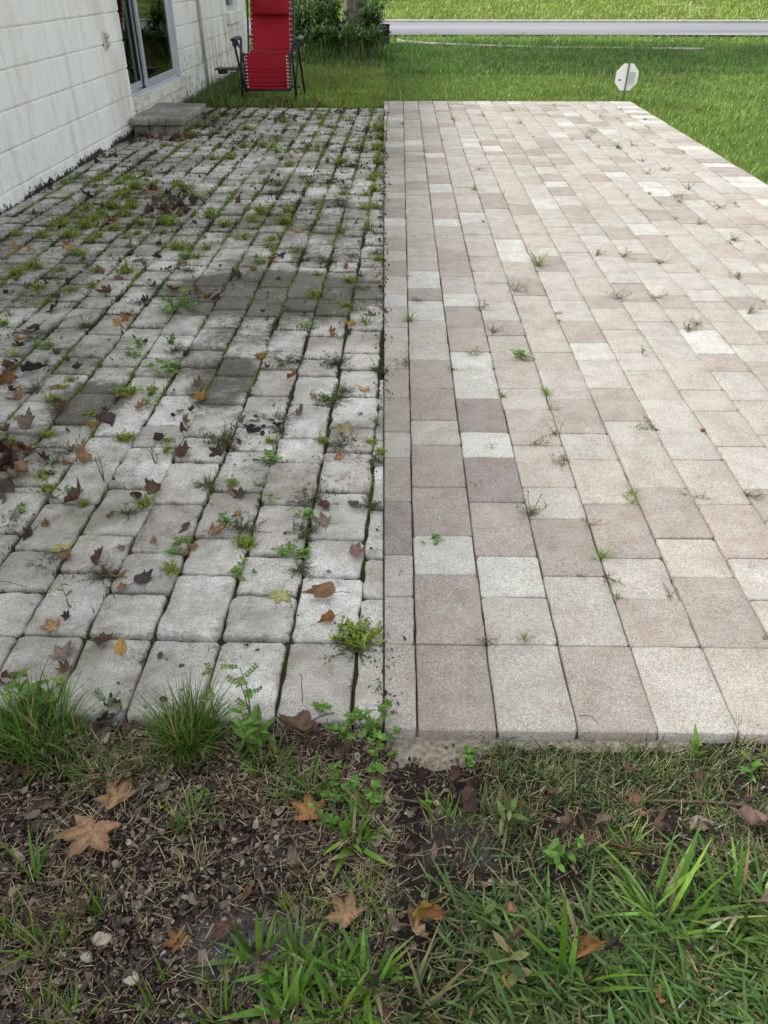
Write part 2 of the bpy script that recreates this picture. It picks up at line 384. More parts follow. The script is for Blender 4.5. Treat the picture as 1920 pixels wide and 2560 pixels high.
def paver(mb, dirt_l, rs, org, ux, tx, u0, u1, t0, t1, gap, rc, col, zoff, tilt, clips, zfn, dirt_fn, jit=.0016):
    g, g2 = (gap[0] / 2, gap[1] / 2) if isinstance(gap, tuple) else (gap / 2, gap / 2); a0, a1, b0, b1 = u0 + g, u1 - g, t0 + g2, t1 - g2
    if a1 - a0 < .02 or b1 - b0 < .02: return
    pts = []
    for cx_, cy_, q0 in ((a1 - rc, b0 + rc, -90), (a1 - rc, b1 - rc, 0), (a0 + rc, b1 - rc, 90), (a0 + rc, b0 + rc, 180)):
        for k in range(4):
            q = rad(q0 + k * 30); r_ = rc * rs.uniform(.8, 1.15); pts.append(np.array([cx_ + r_ * math.cos(q), cy_ + r_ * math.sin(q)]))
        # mid-edge points with chipped wobble
    full = []
    for k in range(len(pts)):
        p, q = pts[k], pts[(k + 1) % len(pts)]; full.append(p); L = np.linalg.norm(q - p)
        n = 4 if L > .06 else 0
        for j in range(1, n + 1): full.append(p + (q - p) * j / (n + 1) + rs.randn(2) * jit)
    P = [org + ux * p[0] + tx * p[1] for p in full]
    for cl in clips:
        P = clip_poly(P, *cl)
        if len(P) < 3: return
    P = np.array(P); ar = .5 * abs(np.sum(P[:, 0] * np.roll(P[:, 1], -1) - P[:, 1] * np.roll(P[:, 0], -1)))
    if ar < .0012: return
    c = P.mean(0); n = len(P); ext = math.sqrt(ar) / 2
    rings = []; q_ = 1.0 if dirt_fn else .6; zs = (-.06, -.0055 * q_, -.0018 * q_, 0.0, .0006); ins = (0, 0, .0022 * q_ / ext, .006 * q_ / ext, .45)
    zs = tuple(z if i_ else -.06 for i_, z in enumerate(zs))
    for z_, k in zip(zs, ins):
        q = c + (P - c) * (1 - k); zz = zfn(q[:, 0], q[:, 1]) + z_ + zoff + (q - c) @ tilt
        rings.append(np.column_stack([q, zz]))
    V = np.vstack(rings + [np.array([[c[0], c[1], float(zfn(c[0], c[1])) + .001 + zoff]])])
    Fs = [[l * n + k, l * n + (k + 1) % n, (l + 1) * n + (k + 1) % n, (l + 1) * n + k] for l in range(4) for k in range(n)]
    Fs += [[4 * n + k, 4 * n + (k + 1) % n, 5 * n] for k in range(n)]
    mb.add(V, Fs, np.array(col)); dirt_l.append(dirt_fn(V[:, 0], V[:, 1], c) + np.concatenate([np.full(n * 3, .30), np.full(n, .14), np.full(n + 1, 0.0)]) + rs.choice([0, 0, 0, .08, .18]) if dirt_fn else np.zeros(len(V)))

def build_paving(name, label, mb, mat, dirt):
    me = mb.mesh(name, mat); d = me.attributes.new('Dirt', 'FLOAT', 'POINT'); d.data.foreach_set('value', np.concatenate(dirt).astype(np.float32))
    me.polygons.foreach_set('use_smooth', np.ones(len(me.polygons), bool))
    tag(link(name, me), label, kind='structure')

def seq(first, n, S, L, mod):              # alternating small and large units up a column
    out = list(first)
    while len(out) < n: out += mod
    return [S if k == 'S' else L for k in out]

# dirty patches (photo positions)
DP = [((690, 735), (560, 110), 1.0), ((560, 952), (130, 110), .95), ((215, 1005), (150, 90), .9), ((500, 900), (160, 70), .5), ((880, 640), (200, 110), .35),
      ((90, 700), (260, 130), .45), ((250, 560), (420, 160), .35), ((120, 900), (260, 90), .45), ((800, 540), (220, 90), .45), ((60, 1130), (170, 130), .45), ((640, 560), (300, 90), .3),
      ((330, 330), (200, 60), .6), ((480, 300), (200, 40), .5), ((620, 830), (200, 60), .6)]
DPW = []
for (x, y), (sx, sy), k in DP:
    c0 = G(x, y); c1 = G(x + sx / 2, y); c2 = G(x, y - sy / 2); DPW.append((c0[0], c0[1], abs(c1[0] - c0[0]) + .03, abs(c2[1] - c0[1]) + .04, k))
def dirt_left(x, y, c):
    d = np.zeros(len(x))
    for a, b, rx, ry, k in DPW: d = np.maximum(d, k * ss(1.15, .75, np.sqrt(((x - a) / rx) ** 2 + ((y - b) / ry) ** 2)))
    d += .10 + .14 * ss(2.5, 5, y) + .18 * ss(.6, .0, (x - W0[0] - .031 * y)) + .12 * vnoise(x, y, .5, 8)
    return d + .0 * x

WL, SL_, LL = .1418, .1445, .2125
rs = R(5); mb = MB(); dirt = []
zl = lambda x, y: np.asarray(x) * 0.0
clipL = [(-1, 0, -.0015)]
J0 = (np.array([-.0549, 1.208]) - W0) @ U; T1 = (np.array([-.346, 1.208]) - W0) @ T; T_END = 8.84
def colL(r): 
    b = [(.64, .62, .575), (.70, .685, .64), (.56, .53, .485), (.64, .61, .56), (.74, .73, .685)][r.randint(5)]
    return tuple(np.array(b) * r.uniform(.92, 1.06))
joints_left = []
for k in range(-17, 3):
    u0 = J0 + k * WL; u1 = u0 + WL
    if u1 < .03: continue
    a0 = max(u0, .012)
    par = (k + 1) % 2 == 0                 # column P (k = -1) starts with a large unit
    first = ['L', 'S'] if par else ['S', 'S']
    t = T1 - LL; paver(mb, dirt, rs, W0, U, T, a0, u1, t, T1, .005, .011, colL(rs), rs.randn() * .0012, rs.randn(2) * .005, clipL, zl, dirt_left)
    t = T1
    for s_ in seq(first, 60, SL_, LL, ['L', 'L', 'S']):
        s_ *= rs.uniform(.985, 1.015)
        if t > T_END - .04: break
        t2 = min(t + s_, T_END); deep = ss(1.2, 6, t)
        du = rs.randn(2) * .002 * (1 + deep)
        paver(mb, dirt, rs, W0, U, T, a0 + du[0], u1 + du[1], t, t2, (.0046 + .0022 * deep, .0075 + .005 * deep), .0105 + .004 * rs.rand(), colL(rs), rs.randn() * .0022, rs.randn(2) * .012, clipL, zl, dirt_left, .0024)
        if u0 > .02: joints_left.append((u0 + rs.rand() * WL, t2)); joints_left.append((u0, t + rs.rand() * s_))
        t = t2
build_paving('weathered_paving', 'weathered grey concrete pavers with weedy joints', mb, M_PD, dirt)
V = [LW(0, T1 - LL + .004, -.013), (-.0005, 1.0 + .002, -.013), (-.0005, 8.77, -.013), LW(0, T_END, -.013)]
V += [(x, y, -.06) for x, y, z in V]
tag(link('joint_soil', raw_mesh('joint_soil', V, [[0, 1, 2, 3], [0, 4, 5, 1], [3, 2, 6, 7]], M_JD)), 'mossy soil filling the joints of the weathered paving', kind='structure')

# cleaned half
WR, SR, LR = .1472, .1545, .2245
zr = lambda x, y: SLOPE * (np.asarray(y) - .97)
rs = R(11); mb = MB(); dirt = []; clipR = [(1, 0, -.0015)]
PINK, BEI, WHI, LGT, PUR, PEA = (.345, .307, .272), (.415, .381, .335), (.52, .515, .475), (.43, .405, .365), (.285, .254, .234), (.375, .33, .288)
TONES = {0: [LGT, LGT, PUR, PINK, LGT, PINK, PINK, BEI, LGT], 1: [PINK, WHI, PINK, PINK, LGT, PINK, PINK, LGT, BEI, WHI, PINK, WHI], 2: [LGT, WHI, PINK, PUR, WHI, PUR, WHI, WHI, PEA, PINK, WHI],
         3: [LGT, PINK, LGT, BEI, BEI, LGT, BEI, BEI, PINK, LGT, BEI], 4: [PINK, LGT, PINK, BEI, LGT, PINK, LGT, BEI, BEI], 5: [PINK, BEI, PINK, BEI, LGT, PINK, LGT, WHI, PINK]}
BORD = [BEI, PINK, LGT, PINK, LGT, BEI, PINK, LGT]
joints_right = []
end_r = 8.91 - .969
for k in range(-2, 14):
    u0 = k * WR; u1 = u0 + WR; c = k + 1
    def tone(i):
        if c in TONES and i < len(TONES[c]): b = TONES[c][i]
        else: b = [BEI, LGT, PINK, BEI, LGT, BEI, LGT, PEA, BEI, LGT, WHI, BEI, LGT, PINK][rs.randint(14)]
        return tuple(np.array(b) * rs.uniform(.95, 1.05))
    bb = tuple(np.array(BORD[c % 8]) * rs.uniform(.96, 1.04))
    paver(mb, dirt, rs, O_R, UR, TR, u0, u1, 0, LR, .0026, .007, bb, rs.randn() * .0008, rs.randn(2) * .004, clipR, zr, None, .0008)
    t = LR - .0; first = ['S', 'S'] if c % 2 == 0 else (['L', 'S'] if c % 4 == 1 else ['L', 'L', 'S'])
    if c % 2 == 0: mod = ['L', 'L', 'S']
    else: mod = ['L', 'L', 'S']
    for i_, s_ in enumerate(seq(first, 60, SR * .96, LR, mod)):
        s_ *= rs.uniform(.99, 1.01)
        if t > end_r - .23: break
        t2 = t + s_
        if t2 > end_r - .225: t2 = end_r - .2245
        paver(mb, dirt, rs, O_R, UR, TR, u0, u1, t, t2, (.0034, .0016), .009, tone(i_), rs.randn() * .0008, rs.randn(2) * .006, clipR, zr, None, .0007)
        joints_right.append((u0 + rs.rand() * WR, t2)); joints_right.append((u0, t + rs.rand() * s_)); t = t2
    paver(mb, dirt, rs, O_R, UR, TR, u0, u1, end_r - .2245, end_r, (.0034, .0016), .009, tone(99), 0, rs.randn(2) * .004, clipR, zr, None)
ub = 14 * WR; t = 0
while t < end_r - .05:
    t2 = min(t + WR, end_r); paver(mb, dirt, rs, O_R, UR, TR, ub + .004, ub + LR, t, t2, (.003, .0016), .009, tuple(np.array([BEI, LGT, WHI, PINK][rs.randint(4)]) * rs.uniform(.95, 1.05)), rs.randn() * .0012, rs.randn(2) * .006, clipR, zr, None); t = t2
build_paving('cleaned_paving', 'freshly cleaned pink, beige and white concrete pavers', mb, M_PC, dirt)
def RW(u, t, dz=0.0):
    p = O_R + UR * u + TR * t; return (p[0], p[1], SLOPE * (p[1] - .97) + dz)
V = [(.0005, .9745, -.012), RW(ub + LR - .006, .005, -.012), RW(ub + LR - .006, end_r - .006, -.012), (.0005, RW(0, end_r)[1] - .006, .036)]
V += [(x, y, z - .06) for x, y, z in V]
tag(link('joint_sand', raw_mesh('joint_sand', V, [[0, 1, 2, 3], [0, 4, 5, 1], [3, 2, 6, 7], [1, 5, 6, 2]], M_JC)), 'pale sand between the cleaned pavers', kind='structure')
# mortar lip under the front edge
rs = R(3); n = 60; V = []
for i_ in range(n):
    x = .004 + 1.2 * i_ / (n - 1); wv = .040 + .03 * vnoise(x, 0, .11, 5) - .045 * ss(.14, .22, x)
    V += [(x, .985, -.024), (x, .965 - wv * .5, -.024 - .003 * rs.rand()), (x, .963 - wv * .9, -.027 - .005 * rs.rand()), (x, .945 - wv, -.05)]
Fs = [[4 * i_ + j, 4 * i_ + 4 + j, 4 * i_ + 5 + j, 4 * i_ + 1 + j][::-1] for i_ in range(n - 1) for j in range(3)]
tag(link('path_edge_mortar', raw_mesh('path_edge_mortar', V, Fs, M_LIP, smooth=True)), 'grey mortar lip below the front edge of the cleaned pavers', kind='structure')
# ---------------------------------------------------------------- road, kerb, path
def strip(name, label, pts_near, pts_far, z, mat, thick=None):
    n = len(pts_near); V = [(x, y, z + float(.35 * ss(24, 60, y))) for x, y in pts_near] + [(x, y, z + float(.35 * ss(24, 60, y))) for x, y in pts_far]
    Fs = [[i_, i_ + 1, n + i_ + 1, n + i_] for i_ in range(n - 1)]
    if thick:
        m0 = len(V); V += [(x, y, z - thick) for x, y in pts_near] + [(x, y, z - thick) for x, y in pts_far]
        Fs += [[m0 + i_, m0 + i_ + 1, i_ + 1, i_] for i_ in range(n - 1)] + [[n + i_, n + i_ + 1, m0 + n + i_ + 1, m0 + n + i_] for i_ in range(n - 1)]
    tag(link(name, raw_mesh(name, V, Fs, mat)), label, kind='structure')
xx = np.linspace(-60, 70, 60)
near = [(x, 18.3 + .15 * math.sin(x * .35) - .018 * x) for x in xx]; far = [(x, 22.7 - .018 * x) for x in xx]
strip('road', 'grey asphalt road beyond the lawn', near, far, .055, M_ROAD)
strip('kerb', 'pale concrete kerb along the far side of the road', [(x, y + .0) for x, y in far], [(x, y + .35) for x, y in far], .10, M_KERB, .15)
rs = R(4); px_ = [(992, 101), (1005, 104), (1040, 107), (1100, 110), (1180, 113), (1280, 116), (1380, 118.5), (1500, 120), (1620, 121), (1760, 122)]
pn = [G(x, y + 2.0, .03) for x, y in px_]; pf = [G(x, y - .9 - (3 if i_ < 4 else 0) * (1 - i_ / 4), .03) for i_, (x, y) in enumerate(px_)]
strip('path', 'narrow pale footpath crossing the lawn', [(p[0], p[1]) for p in pn], [(p[0], p[1]) for p in pf], .042, M_CONC, .03)
def blob(name, cx_, cy_, rx, ry, mat, label, seed):
    rs = R(seed); n = 28; V = [(cx_, cy_, float(ground_z(cx_, cy_)) + .05)]
    for i_ in range(n):
        q = 2 * math.pi * i_ / n; k = rs.uniform(.6, 1.2); x, y = cx_ + rx * k * math.cos(q), cy_ + ry * k * math.sin(q); V.append((x, y, float(ground_z(x, y)) + .012))
    tag(link(name, raw_mesh(name, V, [[0, 1 + i_, 1 + (i_ + 1) % n] for i_ in range(n)], mat, smooth=True)), label, kind='structure')
for i_, (x, y, a, b) in enumerate([(1690, 12, .9, .8), (1745, 17, .7, .5), (1280, 5, .45, .5)]):
    p = G(x, y, .1); blob('sand_ground', p[0], p[1], a, b, M_SAND, 'bare sandy patch in the far lawn', 40 + i_)

# ---------------------------------------------------------------- the house
house = empty('block_house', LW(0, 0, 0), 'white painted concrete block house with sliding glass door beside the weathered paving', 'house')
fr = lambda u, t, z: LW(u, t, z)
DOOR = (7.41, 9.13, .245, 2.25); WIN = (11.70, 12.47, .70, 1.70); T0, TE, ZT = -1.2, 13.05, 2.66
mb = MB()
def wbox(t0, t1, z0, z1, u0=-.2, u1=-.0085): mb.box((u0, t0, z0), (u1, t1, z1), fr=fr)
wbox(T0, DOOR[0], -.15, ZT); wbox(DOOR[0], DOOR[1], -.15, DOOR[2]); wbox(DOOR[0], DOOR[1], DOOR[3], ZT)
wbox(DOOR[1], WIN[0], -.15, ZT); wbox(WIN[0], WIN[1], -.15, WIN[2]); wbox(WIN[0], WIN[1], WIN[3], ZT); wbox(WIN[1], TE, -.15, ZT)
rs = R(9)
for ci in range(14):
    z0 = .08 + (ci - 1) * .1965; z1 = z0 + .1965; ph = 5.34 if ci % 2 == 0 else 5.172
    if ci == 0: z0 = -.12
    k = math.floor((T0 - ph) / .3925)
    while ph + k * .3925 < TE:
        a, b = max(ph + k * .3925, T0), min(ph + (k + 1) * .3925, TE); k += 1
        segs = [(a, b, z0, min(z1, ZT))]
        for d in (DOOR, WIN):
            out = []
            for (p, q, y0, y1) in segs:
                if y1 <= d[2] + .01 or y0 >= d[3] - .01 or q <= d[0] or p >= d[1]: out.append((p, q, y0, y1)); continue
                if p < d[0] - .01: out.append((p, d[0], y0, y1))
                if q > d[1] + .01: out.append((d[1], q, y0, y1))
                m0, m1 = max(p, d[0]), min(q, d[1])
                if y0 < d[2] - .012: out.append((m0, m1, y0, d[2]))
                if y1 > d[3] + .012: out.append((m0, m1, d[3], y1))
            segs = out
        for (p, q, y0, y1) in segs:
            if q - p < .012: continue
            gh, gv, e, du = .0055, .0016, .005, rs.uniform(-.0008, .0008)
            P = [(-.0085, p + gv, y0 + gh), (-.0085, q - gv, y0 + gh), (-.0085, q - gv, y1 - gh), (-.0085, p + gv, y1 - gh),
                 (du, p + gv + e * .6, y0 + gh + e), (du, q - gv - e * .6, y0 + gh + e), (du, q - gv - e * .6, y1 - gh - e), (du, p + gv + e * .6, y1 - gh - e)]
            mb.add([fr(*x) for x in P], [[4, 5, 6, 7], [0, 1, 5, 4], [1, 2, 6, 5], [2, 3, 7, 6], [3, 0, 4, 7]])
# painted wall keeps world-scale coordinates for its stains
wo = link('wall', mb.mesh('wall', M_WALL, (0, 0, 0)), house); wo.matrix_parent_inverse = mathutils.Matrix.Translation([-v for v in house.location])
wo['label'] = 'white painted block wall with black peeling base and mildew stains'
mb = MB()
mb.box((-3.2, T0 - .5, ZT), (.42, TE + .5, ZT + .13), fr=fr); mb.box((.42, T0 - .5, ZT - .06), (.445, TE + .5, ZT + .16), fr=fr)
V = [fr(.5, T0 - .5, ZT + .16), fr(.5, TE + .5, ZT + .16), fr(-3.2, TE + .5, ZT + 1.2), fr(-3.2, T0 - .5, ZT + 1.2)]
mb.add(V + [(x, y, z - .03) for x, y, z in V], [[0, 1, 2, 3], [7, 6, 5, 4], [0, 4, 5, 1]])
mb.build('roof', simple('roof_shingle', (.12, .11, .10), .9, .1), house)
# sill of the door
mb = MB(); mb.box((-.19, 7.42, .16), (.032, 9.165, .243), fr=fr, bev=.004); mb.build('door_sill', M_SILL, house)
mb = MB(); mb.box((.001, 7.445, .068), (.017, 9.16, .156), fr=fr, bev=.003); mb.build('sill_board', M_SILL, house)
# sliding door
mb = MB()
mb.box((-.15, 7.412, .245), (-.03, 7.45, 2.25), fr=fr, bev=.002); mb.box((-.15, 7.45, .245), (-.012, 9.04, .262), fr=fr)
for a, b, u in ((9.035, 9.06, -.028), (9.066, 9.088, -.02), (9.094, 9.127, -.006)): mb.box((-.15, a, .262), (u, b, 2.25), fr=fr, bev=.002)
mb.box((-.15, 7.45, 2.2), (-.03, 9.035, 2.249), fr=fr)
mb.box((-.035, 7.46, .262), (-.028, 9.03, .274), fr=fr); mb.box((-.095, 7.46, .262), (-.088, 9.03, .274), fr=fr)
door = mb.build('sliding_door', M_ALU, house)
def sash(t0, t1, u, nm):
    mb = MB(); z0, z1 = .275, 2.18
    mb.box((u - .012, t0, z0), (u + .012, t0 + .05, z1), fr=fr, bev=.002); mb.box((u - .012, t1 - .05, z0), (u + .012, t1, z1), fr=fr, bev=.002)
    mb.box((u - .0115, t0 + .05, z0), (u + .0115, t1 - .05, z0 + .05), fr=fr, bev=.002); mb.box((u - .0115, t0 + .05, z1 - .05), (u + .0115, t1 - .05, z1), fr=fr, bev=.002)
    for t_ in (t0 + .051, t1 - .053): mb.box((u - .010, t_, z0 + .05), (u + .010, t_ + .002, z1 - .05), fr=fr)
    mb.build('door_sash', M_ALU, door)
    g = MB(); g.box((u - .003, t0 + .05, z0 + .05), (u + .003, t1 - .05, z1 - .05), fr=fr); g.build('door_glass', M_GLASS, door)
sash(7.44, 8.06, -.088, 'a'); sash(8.00, 9.03, -.045, 'b')
mb = MB(); mb.box((-.034, 8.02, 1.0), (-.018, 8.035, 1.2), fr=fr, bev=.003); mb.build('door_handle', M_DARKALU, door)
mb = MB()
mb.box((-2.2, 7.0, .15), (-2.15, 9.6, 2.3), fr=fr); mb.box((-2.2, 6.98, .15), (-.21, 7.0, 2.3), fr=fr); mb.box((-2.2, 9.6, .15), (-.21, 9.62, 2.3), fr=fr); mb.box((-2.2, 6.98, .10), (-.21, 9.62, .148), fr=fr); mb.box((-2.2, 6.98, 2.3), (-.21, 9.62, 2.34), fr=fr)
mb.build('interior_room', M_ROOMD, house)
mb = MB(); n = 60; V = []
for i_ in range(n + 1):
    t_ = 7.45 + .60 * i_ / n; u_ = -.30 + .028 * math.sin(i_ * 1.05); V += [fr(u_, t_, .27), fr(u_, t_, 2.2)]
mb.add(V, [[2 * i_, 2 * i_ + 2, 2 * i_ + 3, 2 * i_ + 1] for i_ in range(n)]); mb.build('curtain', M_CURT, house)
mb = MB(); V = []  # added pleated red panel behind the glass, stands in for the chair's reflection
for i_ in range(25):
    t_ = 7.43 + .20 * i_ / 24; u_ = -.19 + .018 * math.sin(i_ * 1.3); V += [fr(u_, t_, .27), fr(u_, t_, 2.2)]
mb.add(V, [[2 * i_, 2 * i_ + 2, 2 * i_ + 3, 2 * i_ + 1] for i_ in range(24)]); mb.build('red_chair_reflection', M_REFLR, house)
# window
mb = MB()
mb.box((-.14, WIN[0], WIN[2]), (-.05, WIN[0] + .05, WIN[3]), fr=fr, bev=.003); mb.box((-.14, WIN[1] - .05, WIN[2]), (-.05, WIN[1], WIN[3]), fr=fr, bev=.003)
mb.box((-.14, WIN[0] + .05, WIN[2]), (-.05, WIN[1] - .05, WIN[2] + .05), fr=fr, bev=.003); mb.box((-.14, WIN[0] + .05, WIN[3] - .05), (-.05, WIN[1] - .05, WIN[3]), fr=fr, bev=.003)
wn = mb.build('window', M_ALU, house)
g = MB(); g.box((-.10, WIN[0] + .05, WIN[2] + .05), (-.095, WIN[1] - .05, WIN[3] - .05), fr=fr); g.build('window_glass', M_GLASS, wn)
mb = MB(); mb.box((-.6, WIN[0] - .1, WIN[2] - .1), (-.55, WIN[1] + .1, WIN[3] + .1), fr=fr); mb.build('window_interior', M_ROOMD, wn)
mb = MB(); mb.box((-.12, WIN[0] - .05, .565), (.05, WIN[1] + .05, .698), fr=fr, bev=.006); mb.build('window_sill', M_WALL, house)
mb = MB(); mb.tube([fr(.02, 10.17, -.02), fr(.02, 10.16, .2), fr(.02, 10.12, .8), fr(.02, 10.1, ZT)], .0155, 12)
mb.build('downpipe', M_PIPE, house, True)
mb = MB(); mb.box((0, 6.925, .635), (.012, 6.995, .762), fr=fr, bev=.003); ob = mb.build('outlet_box', simple('outlet_cream', (.66, .66, .58), .5, .4), house)
mb = MB()
for zz in (.665, .716):
    mb.tube([fr(.012, 6.96, zz + .012), fr(.028, 6.96, zz + .008), fr(.034, 6.96, zz)], [.021, .020, .012], 12); mb.tube([fr(.012, 6.96, zz), fr(.022, 6.96, zz)], [.022, .018], 12)
mb.build('outlet_cover', simple('outlet_beige', (.55, .52, .40), .5, .4), ob, True)

# ---------------------------------------------------------------- door step of pavers
step = empty('door_step', LW(.22, 7.63, 0), 'low two-course paver step below the sliding glass door, mossy underneath', 'step')
mb = MB(); rs = R(8)
us = [0.02, .17, .31, .455]; ts = [7.19, 7.37, 7.54, 7.72, 7.90, 8.09]
for i_ in range(3):
    for j in range(5):
        b = tuple(np.array((.46, .43, .39)) * rs.uniform(.75, 1.08)); zt = .135 + rs.randn() * .002
        mb.box((us[i_] + .002, ts[j] + .002, .078), (us[i_ + 1] - .002, ts[j + 1] - .002, zt), b, fr, .006)
me = mb.mesh('step_top', M_PD, step.location); d = me.attributes.new('Dirt', 'FLOAT', 'POINT')
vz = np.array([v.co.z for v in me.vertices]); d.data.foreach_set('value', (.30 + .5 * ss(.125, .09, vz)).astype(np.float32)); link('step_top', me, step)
mb = MB()
for j in range(4):
    for i_ in range(3): mb.box((.03 + i_ * .13, 7.225 + j * .205, -.012), (.155 + i_ * .13, 7.425 + j * .205, .076), tuple(np.array((.42, .40, .34)) * rs.uniform(.7, 1)), fr, .006)
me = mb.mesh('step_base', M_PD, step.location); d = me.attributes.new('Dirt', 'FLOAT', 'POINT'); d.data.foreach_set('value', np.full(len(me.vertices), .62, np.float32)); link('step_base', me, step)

# ---------------------------------------------------------------- lounge chair
CXc = -1.205
ch = empty('lounge_chair', (CXc, 9.6, -.02), 'red reclining garden chair with dark tubular frame and laced fabric on the lawn edge', 'chair')
def fab(name, prof, hw, mat, sag=.02, nw=12, wr=0.0, parent=ch):
    V = []; m_ = len(prof); rs = R(len(name))
    for (y, z) in prof:
        for i_ in range(nw + 1):
            s_ = -1 + 2 * i_ / nw; V.append((CXc + hw * s_, y + sag * (1 - s_ * s_), z - sag * .3 * (1 - s_ * s_)))
    V = np.array(V); n1 = len(V); nrm = np.array([0, .004, -.002])
    V2 = V + nrm; Fs = [[r * (nw + 1) + i_, r * (nw + 1) + i_ + 1, (r + 1) * (nw + 1) + i_ + 1, (r + 1) * (nw + 1) + i_] for r in range(m_ - 1) for i_ in range(nw)]
    Fb = [[n1 + k for k in f[::-1]] for f in Fs]
    rim = [r * (nw + 1) for r in range(m_)] + [(m_ - 1) * (nw + 1) + i_ for i_ in range(1, nw + 1)] + [r * (nw + 1) + nw for r in range(m_ - 2, -1, -1)] + [i_ for i_ in range(nw - 1, 0, -1)]
    Fr = [[rim[k], rim[(k + 1) % len(rim)], n1 + rim[(k + 1) % len(rim)], n1 + rim[k]] for k in range(len(rim))]
    mb = MB(); mb.add(np.vstack([V, V2]), Fs + Fb + Fr); return mb.build(name, mat, parent, True)
# leg rest: hangs from the seat front with cross wrinkles
prof = []
for i_ in range(41):
    s_ = i_ / 40; z = .425 - .315 * s_; y = 9.345 - .03 * s_ + .0045 * math.sin(i_ * 1.55) * (.3 + s_) * (.5 + .9 * math.sin(i_ * .37 + 1)) - .02 * math.sin(math.pi * s_)
    prof.append((y, z))
lr = fab('leg_rest', prof, .222, M_FAB, .012)
seatp = [(9.345, .428), (9.40, .418), (9.5, .40), (9.62, .395), (9.72, .405), (9.78, .43)]
fab('seat', [tuple(p[1:]) for p in smooth_path([(0, a, b) for a, b in seatp], 4)], .222, M_FAB, .012)
backp = [(9.78, .435), (9.83, .52), (9.89, .66), (9.95, .80), (10.02, .96), (10.08, 1.1)]
fab('backrest', [tuple(p[1:]) for p in smooth_path([(0, a, b) for a, b in backp], 4)], .215, M_FAB, .02)
mb = MB(); V = []; 
for j in range(13):
    s_ = j / 12; zc = .745 + .22 * s_; yc = 9.905 + .11 * s_; th = .045 * math.sin(math.pi * (.06 + .88 * s_)) ** .6
    for i_ in range(13):
        q = -1 + 2 * i_ / 12; e = (1 - abs(q) ** 6); V.append((CXc + .195 * q, yc - .012 - th * e, zc))
for j in range(13):
    s_ = j / 12; 
    for i_ in range(13):
        q = -1 + 2 * i_ / 12; V.append((CXc + .195 * q, 9.915 + .11 * s_, .745 + .22 * s_))
Fs = [[r * 13 + i_, r * 13 + i_ + 1, (r + 1) * 13 + i_ + 1, (r + 1) * 13 + i_] for r in range(12) for i_ in range(12)]
rim = [r * 13 for r in range(13)] + [156 + i_ for i_ in range(1, 13)] + [r * 13 + 12 for r in range(11, -1, -1)] + [i_ for i_ in range(11, 0, -1)]
Fs += [[169 + k for k in f[::-1]] for f in Fs] + [[rim[k], rim[(k + 1) % 48], 169 + rim[(k + 1) % 48], 169 + rim[k]] for k in range(48)]
mb.add(V, Fs); mb.build('head_pillow', M_PIL, ch, True)
for sx in (-1, 1):
    X = lambda d: CXc + sx * d
    mb = MB()
    mb.tube(smooth_path([(X(.232), 9.32, .10), (X(.235), 9.335, .26), (X(.24), 9.35, .42), (X(.245), 9.5, .40), (X(.245), 9.72, .40), (X(.245), 9.80, .45), (X(.245), 9.90, .66), (X(.245), 10.05, 1.0), (X(.24), 10.1, 1.14)], 5), .011, 8)
    mb.build('side_rail', M_TUBE, ch, True)
    mb = MB(); mb.tube([(X(.275), 9.30, -.02), (X(.285), 9.40, .16), (X(.30), 9.62, .40), (X(.305), 9.72, .53)], .0115, 8); mb.build('leg', M_TUBE, ch, True)
    mb = MB(); mb.tube([(X(.325), 9.92, -.02), (X(.325), 9.72, .16), (X(.325), 9.45, .42), (X(.325), 9.40, .53)], .0115, 8); mb.build('leg', M_TUBE, ch, True)
    mb = MB(); mb.tube([(X(.282), 9.34, .04), (X(.27), 9.345, .30), (X(.258), 9.36, .47), (X(.30), 9.37, .535)], .0125, 8); mb.build('front_post', M_TUBE, ch, True)
    mb = MB(); mb.box((X(.33) - .032, 9.36, .53), (X(.33) + .032, 9.74, .562), bev=.012); mb.box((X(.32) - .022, 9.35, .49), (X(.32) + .022, 9.42, .532), bev=.006); mb.build('armrest', M_PLAST, ch, False)
    mb = MB()
    for k in range(10):
        s_ = (k + .5) / 10; c0 = (X(.207), 9.338 - .03 * s_ - .02 * math.sin(math.pi * s_), .42 - .305 * s_)
        mb.tube([(c0[0], c0[1] - .006, c0[2]), (c0[0], c0[1] + .004, c0[2])], [.0068, .0074], 8)
        mb.tube([(c0[0], c0[1], c0[2]), (X(.236), c0[1] + .012, c0[2] - .006)], .0022, 5)
    mb.build('lacing', M_EYE, ch); mb = MB(); bp = smooth_path([(0, a, b) for a, b in backp], 3)
    for k in range(0, len(bp), 1):
        p = bp[k]; mb.tube([(X(.203), p[1] - .004, p[2]), (X(.203), p[1] + .006, p[2])], [.0062, .007], 8); mb.tube([(X(.203), p[1], p[2]), (X(.243), p[1] + .012, p[2] - .01)], .0022, 5)
    mb.build('lacing', M_EYE, ch)
mb = MB()
for y, z, d in ((9.315, -.005, .28), (9.90, -.005, .325), (9.60, .10, .30), (9.33, .095, .232)): mb.tube([(CXc - d, y, z), (CXc + d, y, z)], .0105, 8)
mb.build('cross_bar', M_TUBE, ch, True)
mb = MB(); mb.box((CXc - .56, 9.40, .272), (CXc - .30, 9.58, .287), bev=.004); mb.box((CXc - .53, 9.42, .235), (CXc - .44, 9.52, .2725), bev=.006); mb.tube([(CXc - .36, 9.5, .272), (CXc - .3, 9.52, .30)], .008, 6)
mb.build('side_tray', M_PLAST, ch)

